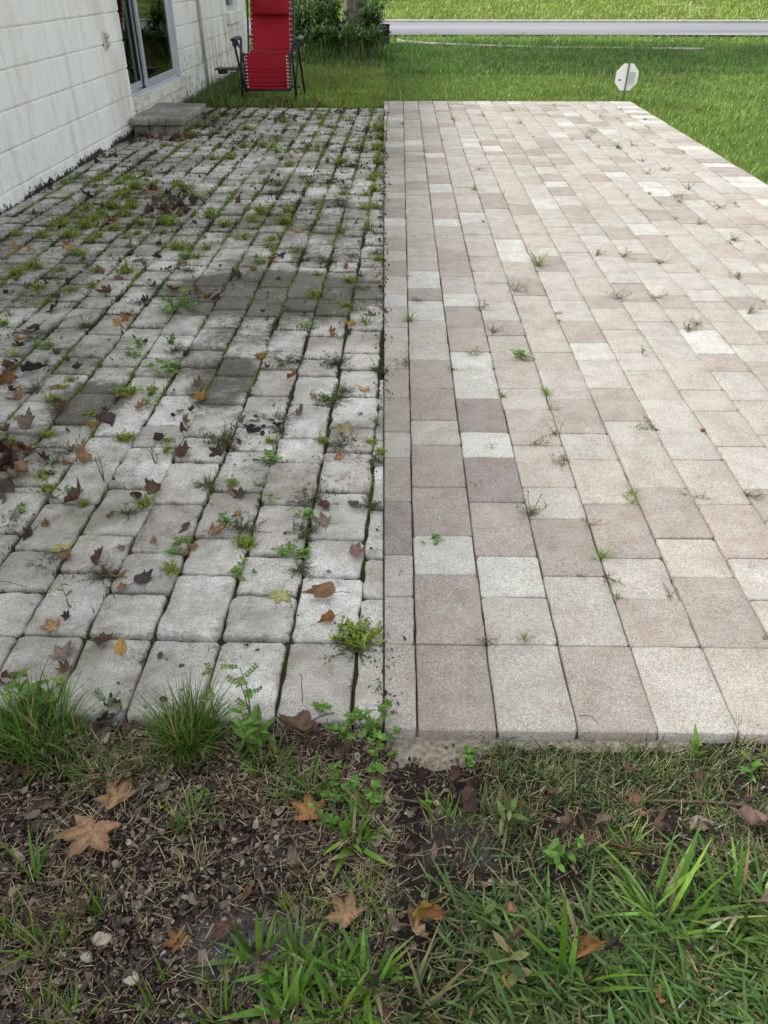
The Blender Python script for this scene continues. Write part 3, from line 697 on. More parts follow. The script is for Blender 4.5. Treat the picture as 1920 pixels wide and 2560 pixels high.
# ---------------------------------------------------------------- yard sign (seen from behind)
sp = GR(1556, 250); sp = np.array([sp[0] + .01, sp[1] + .02, .0])
sg = empty('yard_sign', tuple(sp), 'white octagonal yard sign on a thin grey post at the paving corner, back side showing', 'sign')
def onsg(x, z, d=0.0): q = rad(-4); return (sp[0] + x * math.cos(q) + d * math.sin(q) + .010 * (z / .37) - .002, sp[1] - d * math.cos(q) + x * math.sin(q), z)
mb = MB(); cz = .25; hw, hh = .109, .119; k = .42
oc = [(-hw, -hh * k), (-hw * k, -hh), (hw * k, -hh), (hw, -hh * k), (hw, hh * k), (hw * k, hh), (-hw * k, hh), (-hw, hh * k)]
V = [onsg(x, cz + z, 0) for x, z in oc] + [onsg(x, cz + z, -.004) for x, z in oc]
mb.add(V, [list(range(8)), list(range(15, 7, -1))] + [[i_, 8 + i_, 8 + (i_ + 1) % 8, (i_ + 1) % 8] for i_ in range(8)]); mb.build('sign_panel', M_SIGNW, sg)
mb = MB(); mb.tube([onsg(0, -.1, .009), onsg(0, .386, .009)], .0078, 8); mb.tube([onsg(0, .378, .009), onsg(0, .394, .009)], [.009, .006], 8); mb.build('post', M_SIGNP, sg)
def plate(mb, x0, x1, z0, z1, d=.0012): mb.add([onsg(x0, z0, d), onsg(x1, z0, d), onsg(x1, z1, d), onsg(x0, z1, d)], [[0, 1, 2, 3]])
mb = MB()
for j in range(12):
    z = cz + .040 - j * .0085; 
    plate(mb, .016, .088 - (.012 if j % 4 == 3 else .004 * (j % 2)), z - .0028, z + .0028)
plate(mb, .012, .075, cz - .072, cz - .066); mb.build('printed_text', M_PRINT, sg)
mb = MB()
for j in range(3): plate(mb, -.078 + j * .0095, -.070 + j * .0095, cz - .034, cz - .018)
mb.build('printed_label', M_PRINTD, sg)

# small black utility box by the path
p = G(966, 112, .02); bx = empty('utility_box', tuple(p), 'small black utility box standing in the grass at the end of the footpath', 'utility box')
mb = MB(); mb.box((p[0] - .07, p[1], 0), (p[0] + .055, p[1] + .14, .31), bev=.008); mb.build('housing', M_BLACK, bx)
mb = MB(); mb.box((p[0] - .08, p[1] - .01, .312), (p[0] + .065, p[1] + .15, .335), bev=.008); mb.build('lid', M_BLACK, bx)
mb = MB(); mb.box((p[0] + .056, p[1] + .03, .2), (p[0] + .085, p[1] + .06, .225), bev=.004); mb.build('latch', M_BLACK, bx)

# neighbour's house and its air conditioner
nb = empty('neighbour_house', (-3, 36, 0), 'pale neighbouring house wall beyond the trees', 'house')
mb = MB(); mb.box((-26, 35.8, -.1), (-.75, 44, 3.0)); mb.build('wall', M_NB, nb)
mb = MB(); mb.box((-26.6, 35.2, 3.0), (-.2, 44.6, 3.2)); mb.add([(-26.6, 35.2, 3.21), (-.2, 35.2, 3.21), (-.2, 44.6, 3.21), (-26.6, 44.6, 3.21), (-22, 39.9, 5), (-5, 39.9, 5)], [[0, 1, 5, 4], [1, 2, 5], [2, 3, 4, 5], [3, 0, 4]]); mb.build('roof', simple('grey_roof', (.13, .12, .12), .9), nb)
mb = MB(); mb.box((-4.5, 35.74, 1.0), (-3.1, 35.79, 2.2)); mb.build('window', M_DARKALU, nb)
p = G(814, 15, .05); ac = empty('air_conditioner', (p[0], 34.6, .1), 'dark green air conditioning unit against the pale neighbouring wall', 'air conditioner')
mb = MB(); x0, y0 = p[0] - .36, 34.3
mb.box((x0, y0, .05), (x0 + .72, y0 + .72, .85), bev=.03); mb.build('casing', M_AC, ac)
mb = MB()
for k in range(9): mb.box((x0 + .03, y0 - .012, .12 + k * .08), (x0 + .69, y0 - .002, .15 + k * .08))
mb.build('grille', M_BLACK, ac)
# ---------------------------------------------------------------- trees and shrubs
rs = R(21)
def trunk_mb(base, top, r0, r1, seed):
    rs = R(seed); mb = MB(); m_ = 16; n = 20; base, top = np.array(base, float), np.array(top, float); V = []
    for i_ in range(m_):
        s_ = i_ / (m_ - 1); c = base + (top - base) * s_; r = r0 + (r1 - r0) * s_ + .35 * r0 * math.exp(-s_ * 14)
        for k in range(n):
            q = 2 * math.pi * k / n; rr = r * (1 + .10 * math.sin(q * 5 + 1) + .05 * math.sin(q * 11) + .04 * rs.randn() * .6); V.append(c + np.array([math.cos(q) * rr, math.sin(q) * rr, 0]))
    mb.add(V, [[i_ * n + k, i_ * n + (k + 1) % n, (i_ + 1) * n + (k + 1) % n, (i_ + 1) * n + k] for i_ in range(m_ - 1) for k in range(n)]); return mb
def tree(base, h, r0, crown_c, crown_r, label, seed, nleaf=8000, size=.2, dens=46):
    rs = R(seed); t = empty('shade_tree', base, label, 'tree'); b = np.array(base)
    mb = trunk_mb(b, b + (.15, -.1, h), r0, r0 * .6, seed)
    cc = np.array(crown_c, float); cr = np.array(crown_r, float); cl = []
    for k in range(dens):
        v = rs.randn(3); v /= np.linalg.norm(v); v[2] = abs(v[2]) * 1.2 - .4; cl.append(cc + v * cr * rs.uniform(.35, 1.0))
    for k in range(8):
        e = cl[k]; mb.tube(smooth_path([b + (.15, -.1, h * .93), (b + (0, 0, h) + e) / 2 + rs.randn(3) * .3, e], 4), list(np.linspace(r0 * .35, r0 * .06, 9)), 7)
    mb.build('trunk', M_BARK, t, True)
    n = nleaf; c = np.array(cl)[rs.randint(dens, size=n)]; P = c + rs.randn(n, 3) * (cr.mean() * .2)
    V, Q, C, _ = blades(P, rs.rand(n) * 6.28, rs.uniform(.3, 2.8, n), rs.uniform(-.5, .8, n), size * rs.uniform(.6, 1.3, n), size * .6 * rs.uniform(.7, 1.2, n), (.2, 1, .8, .1), tints(rs, n, [(.05, .10, .02), (.07, .13, .025), (.035, .075, .015)]))
    link('crown', raw_mesh('crown', V - b, Q, M_CROWN, C), t)
tree((-.52, 16.2, -.02), 4.6, .20, (.6, 14.2, 6.4), (4.0, 2.4, 1.6), 'rough barked shade tree standing behind the dark shrubs', 31)

def shrub(x, y, h, r, n, label, seed, cols, lw=.026, ll=.11, name='shrub', group='dark shrubs beyond the lawn'):
    rs = R(seed); z0 = float(ground_z(x, y)); t = empty(name, (x, y, z0), label, 'shrub', group)
    ns = 16; mb = MB(); tips = []
    for k in range(ns):
        q = rs.rand() * 6.28; rr = r * math.sqrt(rs.rand()); tp = np.array([x + rr * math.cos(q), y + rr * math.sin(q), z0 + h * rs.uniform(.55, 1.05)])
        bs = np.array([x + rr * .5 * math.cos(q), y + rr * .5 * math.sin(q), z0]); md = (bs + tp) / 2 + rs.randn(3) * .02; mb.tube([bs, md, tp], [.006, .005, .002], 5, (.07, .08, .03)); tips.append((bs, md, tp))
    mb.build('stem', M_WEED, t)
    ti = rs.randint(ns, size=n); s_ = rs.rand(n) ** .75; B = np.array([tips[i_][0] for i_ in ti]); E_ = np.array([tips[i_][2] for i_ in ti])
    P = B + (E_ - B) * s_[:, None] + rs.randn(n, 3) * np.array([.05, .05, .035]) * (r / .3)
    P[:, 2] = np.maximum(P[:, 2], z0 + .01)
    V, Q, C, _ = blades(P, rs.rand(n) * 6.28, rs.uniform(.3, 1.4, n), rs.uniform(.2, 1.3, n), ll * rs.uniform(.5, 1.3, n), lw * rs.uniform(.6, 1.3, n), (.3, 1, .75, .06), tints(rs, n, cols, .25))
    link('foliage', raw_mesh('foliage', V - np.array([x, y, z0]), Q, M_WEED, C), t)
DG = [(.035, .075, .015), (.055, .11, .022), (.08, .16, .032)]
for k, (x, y, h, r, n, wd) in enumerate([(-1.30, 14.5, .72, .30, 1300, 'tall loose shrub just beyond the red chair'), (-.98, 14.1, .48, .26, 1100, 'lower dark shrub between the red chair and the tree'),
        (-.80, 14.6, .78, .24, 1400, 'dense upright shrub left of the tree trunk'), (-.40, 14.2, .40, .27, 1300, 'dark leafy shrub in front of the tree trunk'), (-.16, 14.8, .70, .20, 1100, 'tall shrub on the tree\'s road side'),
        (-1.62, 14.9, .66, .26, 900, 'shrub half hidden behind the red chair'), (-.18, 13.9, .40, .2, 900, 'lowest shrub nearest the footpath end'), (-1.05, 14.9, .74, .3, 1300, 'tall dark shrub behind the lower one beside the chair'), (-.45, 15.1, .46, .28, 1200, 'dark shrub pressed against the tree trunk'), (-.70, 13.8, .42, .26, 1100, 'low dense shrub in front, halfway between chair and trunk'), (-1.38, 13.9, .40, .24, 900, 'low dense shrub in front, touching the chair outline'), (-1.45, 15.3, .95, .3, 1300, 'tallest shrub rising behind the chair armrest'), (-1.10, 15.6, .95, .28, 1300, 'tallest shrub midway between chair and trunk'), (-.22, 15.4, .8, .2, 1100, 'tall shrub by the black box')]):
    shrub(x, y, h, r, n, wd, 50 + k, DG)
for k, (x, y, h, r) in enumerate([(16.4, 36.5, 2.2, 1.6), (19.0, 37.5, 2.6, 1.8), (22.0, 38, 2.6, 1.8)]):
    shrub(x, y, h, r, 3800, ['dark hedge bush at the edge of the far lawn', 'larger dark hedge bush beyond the first', 'last dark hedge bush, outside the lawn'][k], 70 + k, [(.012, .028, .008), (.022, .045, .012)], .14, .35, 'hedge_bush', 'hedge bushes across the road')

# ---------------------------------------------------------------- lawns (stuff)
def inside(P, poly):
    x, y = P[:, 0], P[:, 1]; c = np.zeros(len(P), bool); n = len(poly)
    for i_ in range(n):
        (x0, y0), (x1, y1) = poly[i_], poly[(i_ + 1) % n]
        c ^= ((y0 > y) != (y1 > y)) & (x < (x1 - x0) * (y - y0) / ((y1 - y0) + 1e-12) + x0)
    return c
def scatter(rs, poly, dens):
    p = np.array(poly); a, b = p.min(0), p.max(0); n = int((b - a).prod() * dens); P = a + rs.rand(n, 2) * (b - a); return P[inside(P, poly)]
def lawn(rs, poly, dens, L, W, cols, dzmul=1.0, gapfn=None, seg=(1, .8, .06), yellow=.0):
    P = scatter(rs, poly, dens)
    if gapfn is not None: P = P[rs.rand(len(P)) < gapfn(P[:, 0], P[:, 1])]
    n = len(P); x, y = P[:, 0], P[:, 1]; P3 = np.column_stack([x, y, ground_z(x, y) - .004])
    k = vnoise(x, y, .5, 11); k2 = vnoise(x, y, .16, 12); LL_ = L * (.55 + .8 * k2) * rs.uniform(.6, 1.3, n)
    C = tints(rs, n, cols, .2) * (.72 + .55 * k[:, None]); yl = (vnoise(x, y, .35, 14) > 1 - yellow) & (rs.rand(n) < .75)
    C[yl] = tints(rs, int(yl.sum()), [(.26, .31, .04), (.20, .27, .04)]); dry = rs.rand(n) < .05; C[dry] = tints(rs, int(dry.sum()), [(.36, .30, .15)])
    V, Q, C, _ = blades(P3, rs.rand(n) * 6.28, rs.uniform(.0, .55, n), rs.uniform(.1, 1.2, n), LL_, W * rs.uniform(.6, 1.4, n), seg, C); return V, Q, C
GC = [(.13, .25, .03), (.10, .21, .03), (.18, .30, .045), (.08, .17, .03)]
pcorn = RW(ub + LR, end_r); pside = RW(ub + LR, 3.2)
parts = []
rs = R(61)
e0 = LW(0, T_END + .03)
parts.append(lawn(rs, [(-2.05, 8.95), (0.02, 8.84), (.02, 9.4), (.02, 14.6), (-1.95, 14.6)], 3300, .055, .0065, [(.24, .36, .045), (.18, .30, .04), (.30, .41, .07)], yellow=.5))
parts.append(lawn(rs, [(0.0, 8.96), (pcorn[0] + .02, 8.93), (pcorn[0] + .02, 11), (3.2, 11.4), (0.0, 11.4)], 3300, .050, .0060, [(.17, .29, .04), (.13, .24, .035), (.22, .34, .06)], yellow=.3))
parts.append(lawn(rs, [(0, 11.4), (6.2, 11.4), (9.3, 16.3), (0, 17.2)], 1500, .062, .009, [(.08, .18, .025), (.10, .22, .03), (.13, .25, .035)], yellow=.03))
gf = lambda x, y: np.clip(ss(0, .22, x - (2.415 + .0167 * (y - 5.2)) + .12 * (vnoise(x, y, .3, 21) - .3)) * (.4 + .9 * ss(.25, .5, vnoise(x, y, .4, 22))) + .06, 0, 1)
parts.append(lawn(rs, [(pside[0] + .0, 3.9), (3.4, 3.9), (6.4, 11.4), (pcorn[0] - .01, 11.4)], 3200, .052, .0060, [(.17, .29, .04), (.13, .24, .035), (.22, .34, .06)], gapfn=gf, yellow=.15))
parts.append(lawn(rs, [(-3.2, 14.6), (0, 14.6), (0, 17.2), (0, 17.8), (-4, 17.8)], 700, .08, .012, GC, yellow=.3))
parts.append(lawn(rs, [(-4.5, 17.7), (0.2, 17.5), (3, 16.7), (10.3, 16.35), (11.6, 17.9), (-4.5, 18.2)], 800, .08, .012, [(.16, .28, .04), (.21, .33, .06)], yellow=.12))
parts.append(lawn(rs, [(-8, 23.15), (17, 22.85), (26, 38), (-12, 38)], 170, .12, .03, [(.23, .33, .05), (.28, .37, .07), (.18, .28, .04)], yellow=.12))
V, Q, C = cat(parts)
tag(link('lawn_grass', raw_mesh('lawn_grass', V, Q, M_GRASS, C)), 'green lawn grass beyond and beside the paving', 'grass', kind='stuff')
# taller weeds against the house wall and round the chair
rs = R(62); parts = []
for poly, d, L_, W_ in (([(-2.04, 8.95), (-1.55, 8.93), (-1.6, 9.5), (-1.75, 12.8), (-1.95, 12.8)], 900, .15, .008), ([(-1.9, 8.9), (-.7, 8.87), (-.7, 9.3), (-1.9, 9.35)], 700, .11, .009), ([(-1.75, 13.4), (-.02, 13.3), (-.02, 15.3), (-1.9, 15.3)], 1100, .26, .012), ([(-.9, 12.7), (-.05, 12.5), (-.05, 13.4), (-1.3, 13.5)], 600, .16, .010)):
    parts.append(lawn(rs, poly, d, L_, W_, [(.05, .11, .02), (.08, .15, .025), (.12, .17, .04)], seg=(1, .8, .5, .05), yellow=.1))
V, Q, C = cat(parts); tag(link('tall_grass', raw_mesh('tall_grass', V, Q, M_GRASS, C)), 'taller unmown grass along the house wall, under the chair and below the shrubs', 'grass', kind='stuff')

# ---------------------------------------------------------------- dead leaf meshes
def leaf_mesh(seed, kind='maple'):
    rs = R(seed)
    if kind == 'maple':
        cp = [(0, 1.0), (9, .78), (14, .80), (27, .44), (38, .70), (46, .72), (54, 1.0), (63, .74), (72, .62), (88, .40), (102, .55), (112, .74), (124, .50), (145, .34), (165, .26), (180, .10)]
    elif kind == 'oval': cp = [(0, 1.0), (12, .82), (30, .60), (60, .46), (90, .44), (120, .50), (150, .62), (168, .78), (180, .85)]
    else: cp = [(0, 1.0), (14, .74), (30, .62), (40, .78), (52, .60), (80, .58), (100, .70), (125, .52), (150, .45), (180, .3)]
    a = np.array([c[0] for c in cp]); r = np.array([c[1] for c in cp]); n = 64; th = np.arange(n) / n * 360; fold = np.minimum(th, 360 - th)
    side = np.where(th < 180, 1, -1); rr = np.interp(fold, a, r) * (1 + .05 * np.sin(th / 360 * 2 * math.pi * 23 + seed) * (kind != 'oval')) * (1 + .06 * side * rs.randn())
    rings = [.0, .18, .38, .58, .79, 1.0]; V = [(0, 0)]; 
    for q in rings[1:]:
        for k in range(n): V.append((q * rr[k] * math.sin(rad(th[k])), q * rr[k] * math.cos(rad(th[k])) ))
    V = np.array(V); x, y = V[:, 0].copy(), V[:, 1].copy()
    vein = np.ones(len(V)); ang = np.degrees(np.arctan2(np.abs(x), y)); rad_ = np.hypot(x, y)
    if kind == 'maple':
        for va in (0, 52, 112): vein = np.where(np.abs(ang - va) * rad_ < 4, 1.3, vein)
    else: vein = np.where(np.abs(x) < .03, 1.3, vein)
    mode = seed % 5; amt = (1.2, 2.1, 3.0, .7, 2.5)[mode]
    z = .10 * amt * rad_ ** 2 * (1 + .8 * np.sin(np.radians(ang) * 4 + rs.rand() * 6)) + .05 * amt * np.sin(x * 6 + rs.rand() * 6) * np.cos(y * 5 + rs.rand() * 6) + .25 * amt * np.abs(x) * .35
    z += .10 * amt * rs.randn() * x * y
    z += .035 * (vnoise(x + 5, y + 5, .12, seed) - .5)
    # roll along one axis
    q = rs.rand() * math.pi; cx_, sx_ = math.cos(q), math.sin(q); u = x * cx_ + y * sx_; v = -x * sx_ + y * cx_; K = amt * .75
    sgn = 1
    u2 = np.sin(u * K) / K; z = z * np.cos(u * K) + sgn * (1 - np.cos(u * K)) / K; x = u2 * cx_ - v * sx_; y = u2 * sx_ + v * cx_
    if mode == 4: y2 = np.where(y > 0, np.sin(y * 1.3) / 1.3, y); z = z + np.where(y > 0, (1 - np.cos(y * 1.3)) / 1.3, 0); y = y2
    z -= np.percentile(z, 3)
    P = np.column_stack([x, y, z]) * .5
    Fs = [[0, 1 + k, 1 + (k + 1) % n] for k in range(n)] + [[1 + l * n + k, 1 + (l + 1) * n + k, 1 + (l + 1) * n + (k + 1) % n, 1 + l * n + (k + 1) % n] for l in range(4) for k in range(n)]
    mb = MB(); blot = .75 + .5 * vnoise(x * 3 + 9, y * 3 + 9, .5, seed + 3); c = (vein * blot)[:, None] * np.array([1, 1, 1]); edge = np.clip((rad_ / (rr.mean() * 1.3)), 0, 1)[:, None]; c = c * (1 - .3 * edge ** 3)
    mb.add(P, Fs, c)
    b = P[1 + 3 * n + n // 2] if kind != 'oval' else P[1 + 4 * n + n // 2]; e = np.array([rs.uniform(-.15, .15), b[1] - rs.uniform(.3, .55), rs.uniform(.01, .14)])
    mb.tube(smooth_path([P[0], b, (b + e) / 2 + (rs.uniform(-.05, .05), 0, .02), e], 3), .010, 5, (.8, .8, .8))
    return mb.mesh('leaf_shape', M_LEAF, smooth=True)
MAPLE = [leaf_mesh(s_) for s_ in range(15)]; OVAL = [leaf_mesh(s_, 'oval') for s_ in (3, 8, 11)]; BROAD = [leaf_mesh(s_, 'broad') for s_ in (5, 6, 7, 9, 12)]
LC = dict(br=(.15, .088, .055), dk=(.055, .036, .030), tn=(.34, .205, .11), og=(.34, .165, .06), gd=(.48, .30, .075), pl=(.47, .42, .23), pu=(.075, .05, .05), gy=(.24, .19, .15), rd=(.13, .066, .05), yg=(.42, .43, .16), pk=(.27, .18, .145))
CN = dict(br='brown', dk='dark brown', tn='tan', og='orange-brown', gd='golden brown', pl='pale straw-coloured', pu='blackish purple', gy='grey-brown', rd='reddish brown', yg='yellow-green', pk='pinkish tan')
ORD = 'zeroth first second third fourth fifth sixth seventh eighth ninth tenth eleventh twelfth thirteenth fourteenth fifteenth sixteenth seventeenth eighteenth nineteenth twentieth'.split()
def ordn(n):
    if n <= 20: return ORD[max(1, n)]
    t = {2: 'twenty', 3: 'thirty', 4: 'forty', 5: 'fifty'}[n // 10]; return t + '-' + ORD[n % 10] if n % 10 else t[:-1] + 'ieth'
used = {}
def finish_labels():
    by = {}
    for o in COL.objects:
        if 'label' in o and 'category' in o: by.setdefault(o['label'], []).append(o)
    for lb, os_ in by.items():
        if len(os_) < 2: continue
        if len(os_) == 2:
            os_.sort(key=lambda o: o.scale[1]); os_[0]['label'] = 'smaller ' + lb; os_[1]['label'] = 'larger ' + lb
        else:
            os_.sort(key=lambda o: o.location[0] / (o.location[1] + .8)); n = len(os_)
            for i_, o in enumerate(os_): o['label'] = ('leftmost ' if i_ == 0 else 'rightmost ' if i_ == n - 1 else 'middle ' if n == 3 else ORD[i_ + 1] + ' from left, ') + lb
def unique(lb):
    used[lb] = used.get(lb, 0) + 1; return lb
def where_left(p):
    q = np.array([p[0], p[1]]) - W0; u, t = q @ U, q @ T
    if t > 8.8: return 'at the lawn edge, %s paver column from the wall' % ordn(max(1, int(u / WL) + 1))
    row = max(1, int((t - T1) / .18) + 1); c = max(1, int(-(p[0]) / WL) + 1)
    if t < T1: return 'on the front border row, %s column from the clean pavers' % ordn(c)
    return '%s paver row, %s column from the clean pavers' % (ordn(row), ordn(c))
def where_right(p):
    q = np.array([p[0], p[1]]) - O_R; u, t = q @ UR, q @ TR
    return '%s clean paver row, %s column from the weathered half' % (ordn(max(1, int((t - LR) / .19) + 1)), ordn(max(1, int(p[0] / WR) + 1)))
rsL = R(77)
def leaf(p, size, c, label=None, kind=None, flat=None, group='dead leaves on the paving', tilt=.25):
    L_ = MAPLE if (kind or 'm') == 'm' else (OVAL if kind == 'o' else BROAD)
    i_ = rsL.randint(len(L_)); me = L_[i_]
    if (kind is None) and not flat and rsL.rand() < .5: me = BROAD[rsL.randint(len(BROAD))]
    if flat and kind in (None, 'm'): me = MAPLE[[3, 8, 0, 5, 13][rsL.randint(5)]]; 
    curled = kind != 'o' and not flat and (i_ % 5 in (1, 2, 4)) and kind in (None, 'm')
    o = bpy.data.objects.new('fallen_leaf', me); COL.objects.link(o)
    rz = rsL.rand() * 6.28 if flat is None or flat is True else flat
    o.location = (p[0], p[1], p[2] + .0015 + .012 * size / .1 * (not flat) * .3); o.rotation_euler = (rsL.randn() * tilt * (.6 if flat else 1.6), rsL.randn() * tilt * (.6 if flat else 1.6), rz)
    s_ = size * rsL.uniform(.92, 1.08); o.scale = (s_ * (rsL.uniform(.55, 1.0) if not flat else 1), s_, s_ * (1.15 if not flat else .45))
    k = rsL.uniform(.75, 1.25); o.color = tuple(v * k for v in LC[c]) + (1,)
    lb = label or '%s %s leaf, %s' % ('curled' if curled else ('oval' if kind == 'o' else 'star-shaped' if flat else 'crumpled'), CN[c], where_left(p))
    tag(o, unique(lb), 'leaf', group); return o
def lpx(x, y, wpx, c, **k):
    p = G(x, y); leaf(p, max(.035, wpx / F * depth(p) * 1.5), c, **k)

S_ = .28933
A7 = [(60,70,150,'br'),(270,110,190,'dk'),(690,80,120,'dk'),(90,270,100,'dk'),(200,335,180,'tn'),(450,260,120,'tn'),(550,455,180,'br'),(900,430,70,'dk'),(820,590,170,'gd'),(930,530,220,'pu'),(1085,320,120,'gd'),(1200,430,110,'og'),(40,620,120,'br'),(240,580,190,'gy'),(180,520,110,'pl'),(50,690,100,'br'),(240,800,110,'br'),(110,835,70,'tn'),(390,860,110,'dk'),(560,910,90,'og'),(720,880,160,'tn'),(740,780,120,'tn'),(60,930,110,'og'),(470,990,90,'dk'),(1365,700,140,'dk'),(1570,610,120,'pu'),(1590,545,110,'tn'),(1580,830,150,'br'),(1540,455,90,'gy'),(1640,450,90,'dk'),(1330,1130,170,'br'),(1180,1190,120,'rd'),(460,1200,150,'br'),(640,1230,240,'rd'),(950,1360,100,'og'),(285,1500,130,'dk'),(410,1410,110,'tn'),(560,1700,170,'tn'),(850,1750,170,'br'),(1345,1570,80,'tn'),(1065,1640,80,'gy'),(1625,1680,120,'tn'),(120,100,60,'og')]
A8 = [(575,340,140,'gd'),(655,420,120,'br'),(850,510,110,'og'),(920,368,50,'br'),(1205,130,100,'og'),(1395,50,100,'gd'),(1375,125,110,'dk'),(40,560,110,'br'),(75,705,160,'gd'),(470,970,200,'dk'),(430,895,110,'gy'),(555,870,110,'tn'),(730,930,110,'dk'),(930,835,120,'gy'),(1055,665,80,'tn'),(1470,605,110,'gd'),(1445,825,60,'rd'),(1340,955,170,'pl'),(365,1115,100,'og'),(240,1160,150,'dk'),(425,1060,80,'br'),(1262,1200,130,'tn'),(1180,1090,70,'rd'),(430,1520,140,'pu'),(335,1495,100,'tn'),(1160,1620,130,'rd'),(1395,1595,120,'br'),(405,1700,120,'tn'),(180,1850,180,'tn'),(20,1990,130,'tn'),(1155,1765,180,'gy'),(1425,2040,170,'pk')]
A0 = [(280,470,90,'br'),(760,330,110,'dk'),(890,410,60,'br'),(1120,20,40,'dk'),(920,545,60,'og'),(990,540,100,'og'),(460,610,80,'tn'),(80,660,60,'dk'),(140,770,80,'og'),(265,780,80,'og'),(580,735,100,'br'),(610,790,100,'gd'),(720,880,110,'br'),(765,915,80,'gy'),(880,985,130,'tn'),(1015,1030,100,'br'),(1110,765,80,'br'),(1120,825,60,'dk'),(1040,880,60,'br'),(1350,850,90,'dk'),(1370,745,80,'dk'),(1250,905,70,'rd'),(1590,910,90,'tn'),(1450,950,100,'pu'),(150,1050,70,'br'),(225,1110,90,'br'),(335,1160,80,'tn'),(395,1070,90,'dk'),(510,1070,70,'tn'),(600,1060,60,'dk'),(65,1150,80,'dk'),(505,1195,90,'dk'),(940,1165,150,'br'),(1315,1105,130,'br'),(1515,1135,130,'br'),(450,1310,160,'dk'),(1265,1230,80,'dk'),(1215,1262,50,'tn'),(1095,1385,120,'og'),(1005,1430,100,'gd'),(330,1475,150,'dk'),(165,1555,130,'og'),(190,1610,110,'dk'),(150,1690,110,'yg'),(490,1685,120,'br'),(1615,1695,90,'pu')]
A6 = [(250,770,70,'dk'),(150,850,40,'og'),(390,930,90,'br'),(280,985,70,'tn'),(560,860,55,'br'),(430,845,50,'br'),(585,955,50,'tn'),(640,925,50,'br'),(490,975,60,'tn'),(640,760,60,'br'),(370,330,50,'dk'),(540,325,35,'dk'),(195,275,50,'dk'),(270,605,50,'tn'),(165,435,40,'dk'),(360,400,50,'br'),(470,370,40,'br'),(430,545,25,'dk'),(550,585,35,'rd'),(740,695,50,'dk'),(690,745,70,'dk'),(530,775,70,'tn'),(1110,770,50,'og'),(1310,755,60,'dk'),(960,865,60,'br'),(1170,580,50,'rd'),(1155,460,45,'rd'),(905,500,70,'og'),(860,530,60,'br'),(1000,620,40,'dk'),(1290,670,40,'br'),(85,1225,70,'tn'),(930,1165,120,'tn'),(770,1225,80,'gy'),(680,1330,60,'pk'),(560,1410,90,'gy'),(690,1425,90,'og'),(790,1405,95,'pu'),(250,1480,60,'br'),(540,1510,100,'tn'),(390,1580,130,'dk'),(1320,1490,80,'og'),(1465,1560,65,'dk'),(750,1590,70,'dk'),(1520,1655,90,'pl'),(1400,1710,70,'tn'),(130,1755,90,'og'),(215,1755,110,'dk'),(50,1715,100,'br'),(830,1840,80,'br'),(620,1865,60,'dk'),(980,1885,60,'dk'),(1560,1915,110,'br'),(1420,1100,60,'dk'),(1250,140,60,'dk'),(805,190,40,'dk'),(890,225,45,'rd'),(1130,190,50,'dk'),(730,310,50,'br'),(1380,120,40,'rd'),(1000,350,40,'dk'),(880,850,60,'br')]
A5 = [(500,80,80,'tn'),(525,120,60,'tn'),(610,95,90,'pu'),(1410,155,130,'tn'),(1430,262,80,'og'),(1505,295,75,'rd'),(290,250,45,'dk'),(440,355,100,'br'),(265,420,120,'gy'),(285,485,70,'br')]
for Lst, ox, oy, s_ in ((A7, 0, 900, S_), (A8, 480, 800, S_), (A0, 0, 400, S_), (A6, 480, 240, S_), (A5, 0, 1400, .5787)):
    for x, y, sz, c in Lst: lpx(ox + x * s_, oy + y * s_, sz * s_, c)
lpx(1215 * .5787, 1400 + 150 * .5787, 58, 'yg', flat=2.9, label='yellow star-shaped leaf standing out on the fourth paver from the clean half'); 
lpx(235 * .5787, 1400 + 290 * .5787, 46, 'tn', flat=True, label='tan pointed leaf beside the seedling on the second paver row')
lpx(518 * .5787, 1400 + 385 * .5787, 44, 'gd', kind='o', flat=.2, label='flat golden oval leaf lying on the front border row')
lpx(1570 * S_, 900 + 1465 * S_, 44, 'br', kind='o', flat=2.4, label='smooth brown oval leaf alone on a clean patch of weathered paver')
lpx(535 * S_, 900 + 1620 * S_, 60, 'yg', kind='o', flat=-.6, label='long yellow-green leaf lying diagonally across a paver')
# leaf drifts: the heap by the weeds, round the step, along the wall, at the lawn edge
rs = R(91)
def drift(n, pts, sp, wd, cs):
    for i_ in range(n):
        x, y = pts[rs.randint(len(pts))]; p = G(x + rs.randn() * sp[0], y + rs.randn() * sp[1])
        q = (np.array(p[:2]) - W0) @ U
        if q < .03: p[:2] += U * (.05 - q + rs.rand() * .06)
        c = cs[rs.randint(len(cs))]
        o = leaf(p, rs.uniform(.06, .12), c, label='%s %s leaf, %s' % (CN[c], 'heaped' if n > 30 else 'drifted', where_left(p)), group='dead leaves ' + wd, tilt=.8)
        o.location[2] += rs.uniform(0, .014)
drift(36, [(400, 500), (440, 520), (360, 480), (420, 545), (330, 520), (460, 500), (380, 530)], (22, 14), 'heaped among bright weeds in front of the door step', ['br', 'dk', 'dk', 'br', 'tn', 'rd', 'pu'])
drift(14, [(360, 345), (400, 352), (430, 350), (335, 350)], (14, 4), 'drifted against the front of the door step', ['br', 'dk', 'rd', 'tn'])
drift(16, [(500, 320), (520, 306), (478, 332), (450, 352), (540, 312)], (14, 6), 'on the lawn side of the door step', ['br', 'dk', 'rd', 'pu'])
drift(10, [(560, 262), (620, 262), (680, 260), (500, 258), (760, 262), (840, 263)], (26, 2), 'caught in the grass edge below the red chair', ['br', 'tn', 'og', 'rd'])
drift(22, [(20, 1180), (20, 1230), (30, 1160), (60, 1190), (15, 960), (40, 1130)], (20, 14), 'piled at the left margin of the paving', ['br', 'gy', 'dk', 'tn', 'og'])
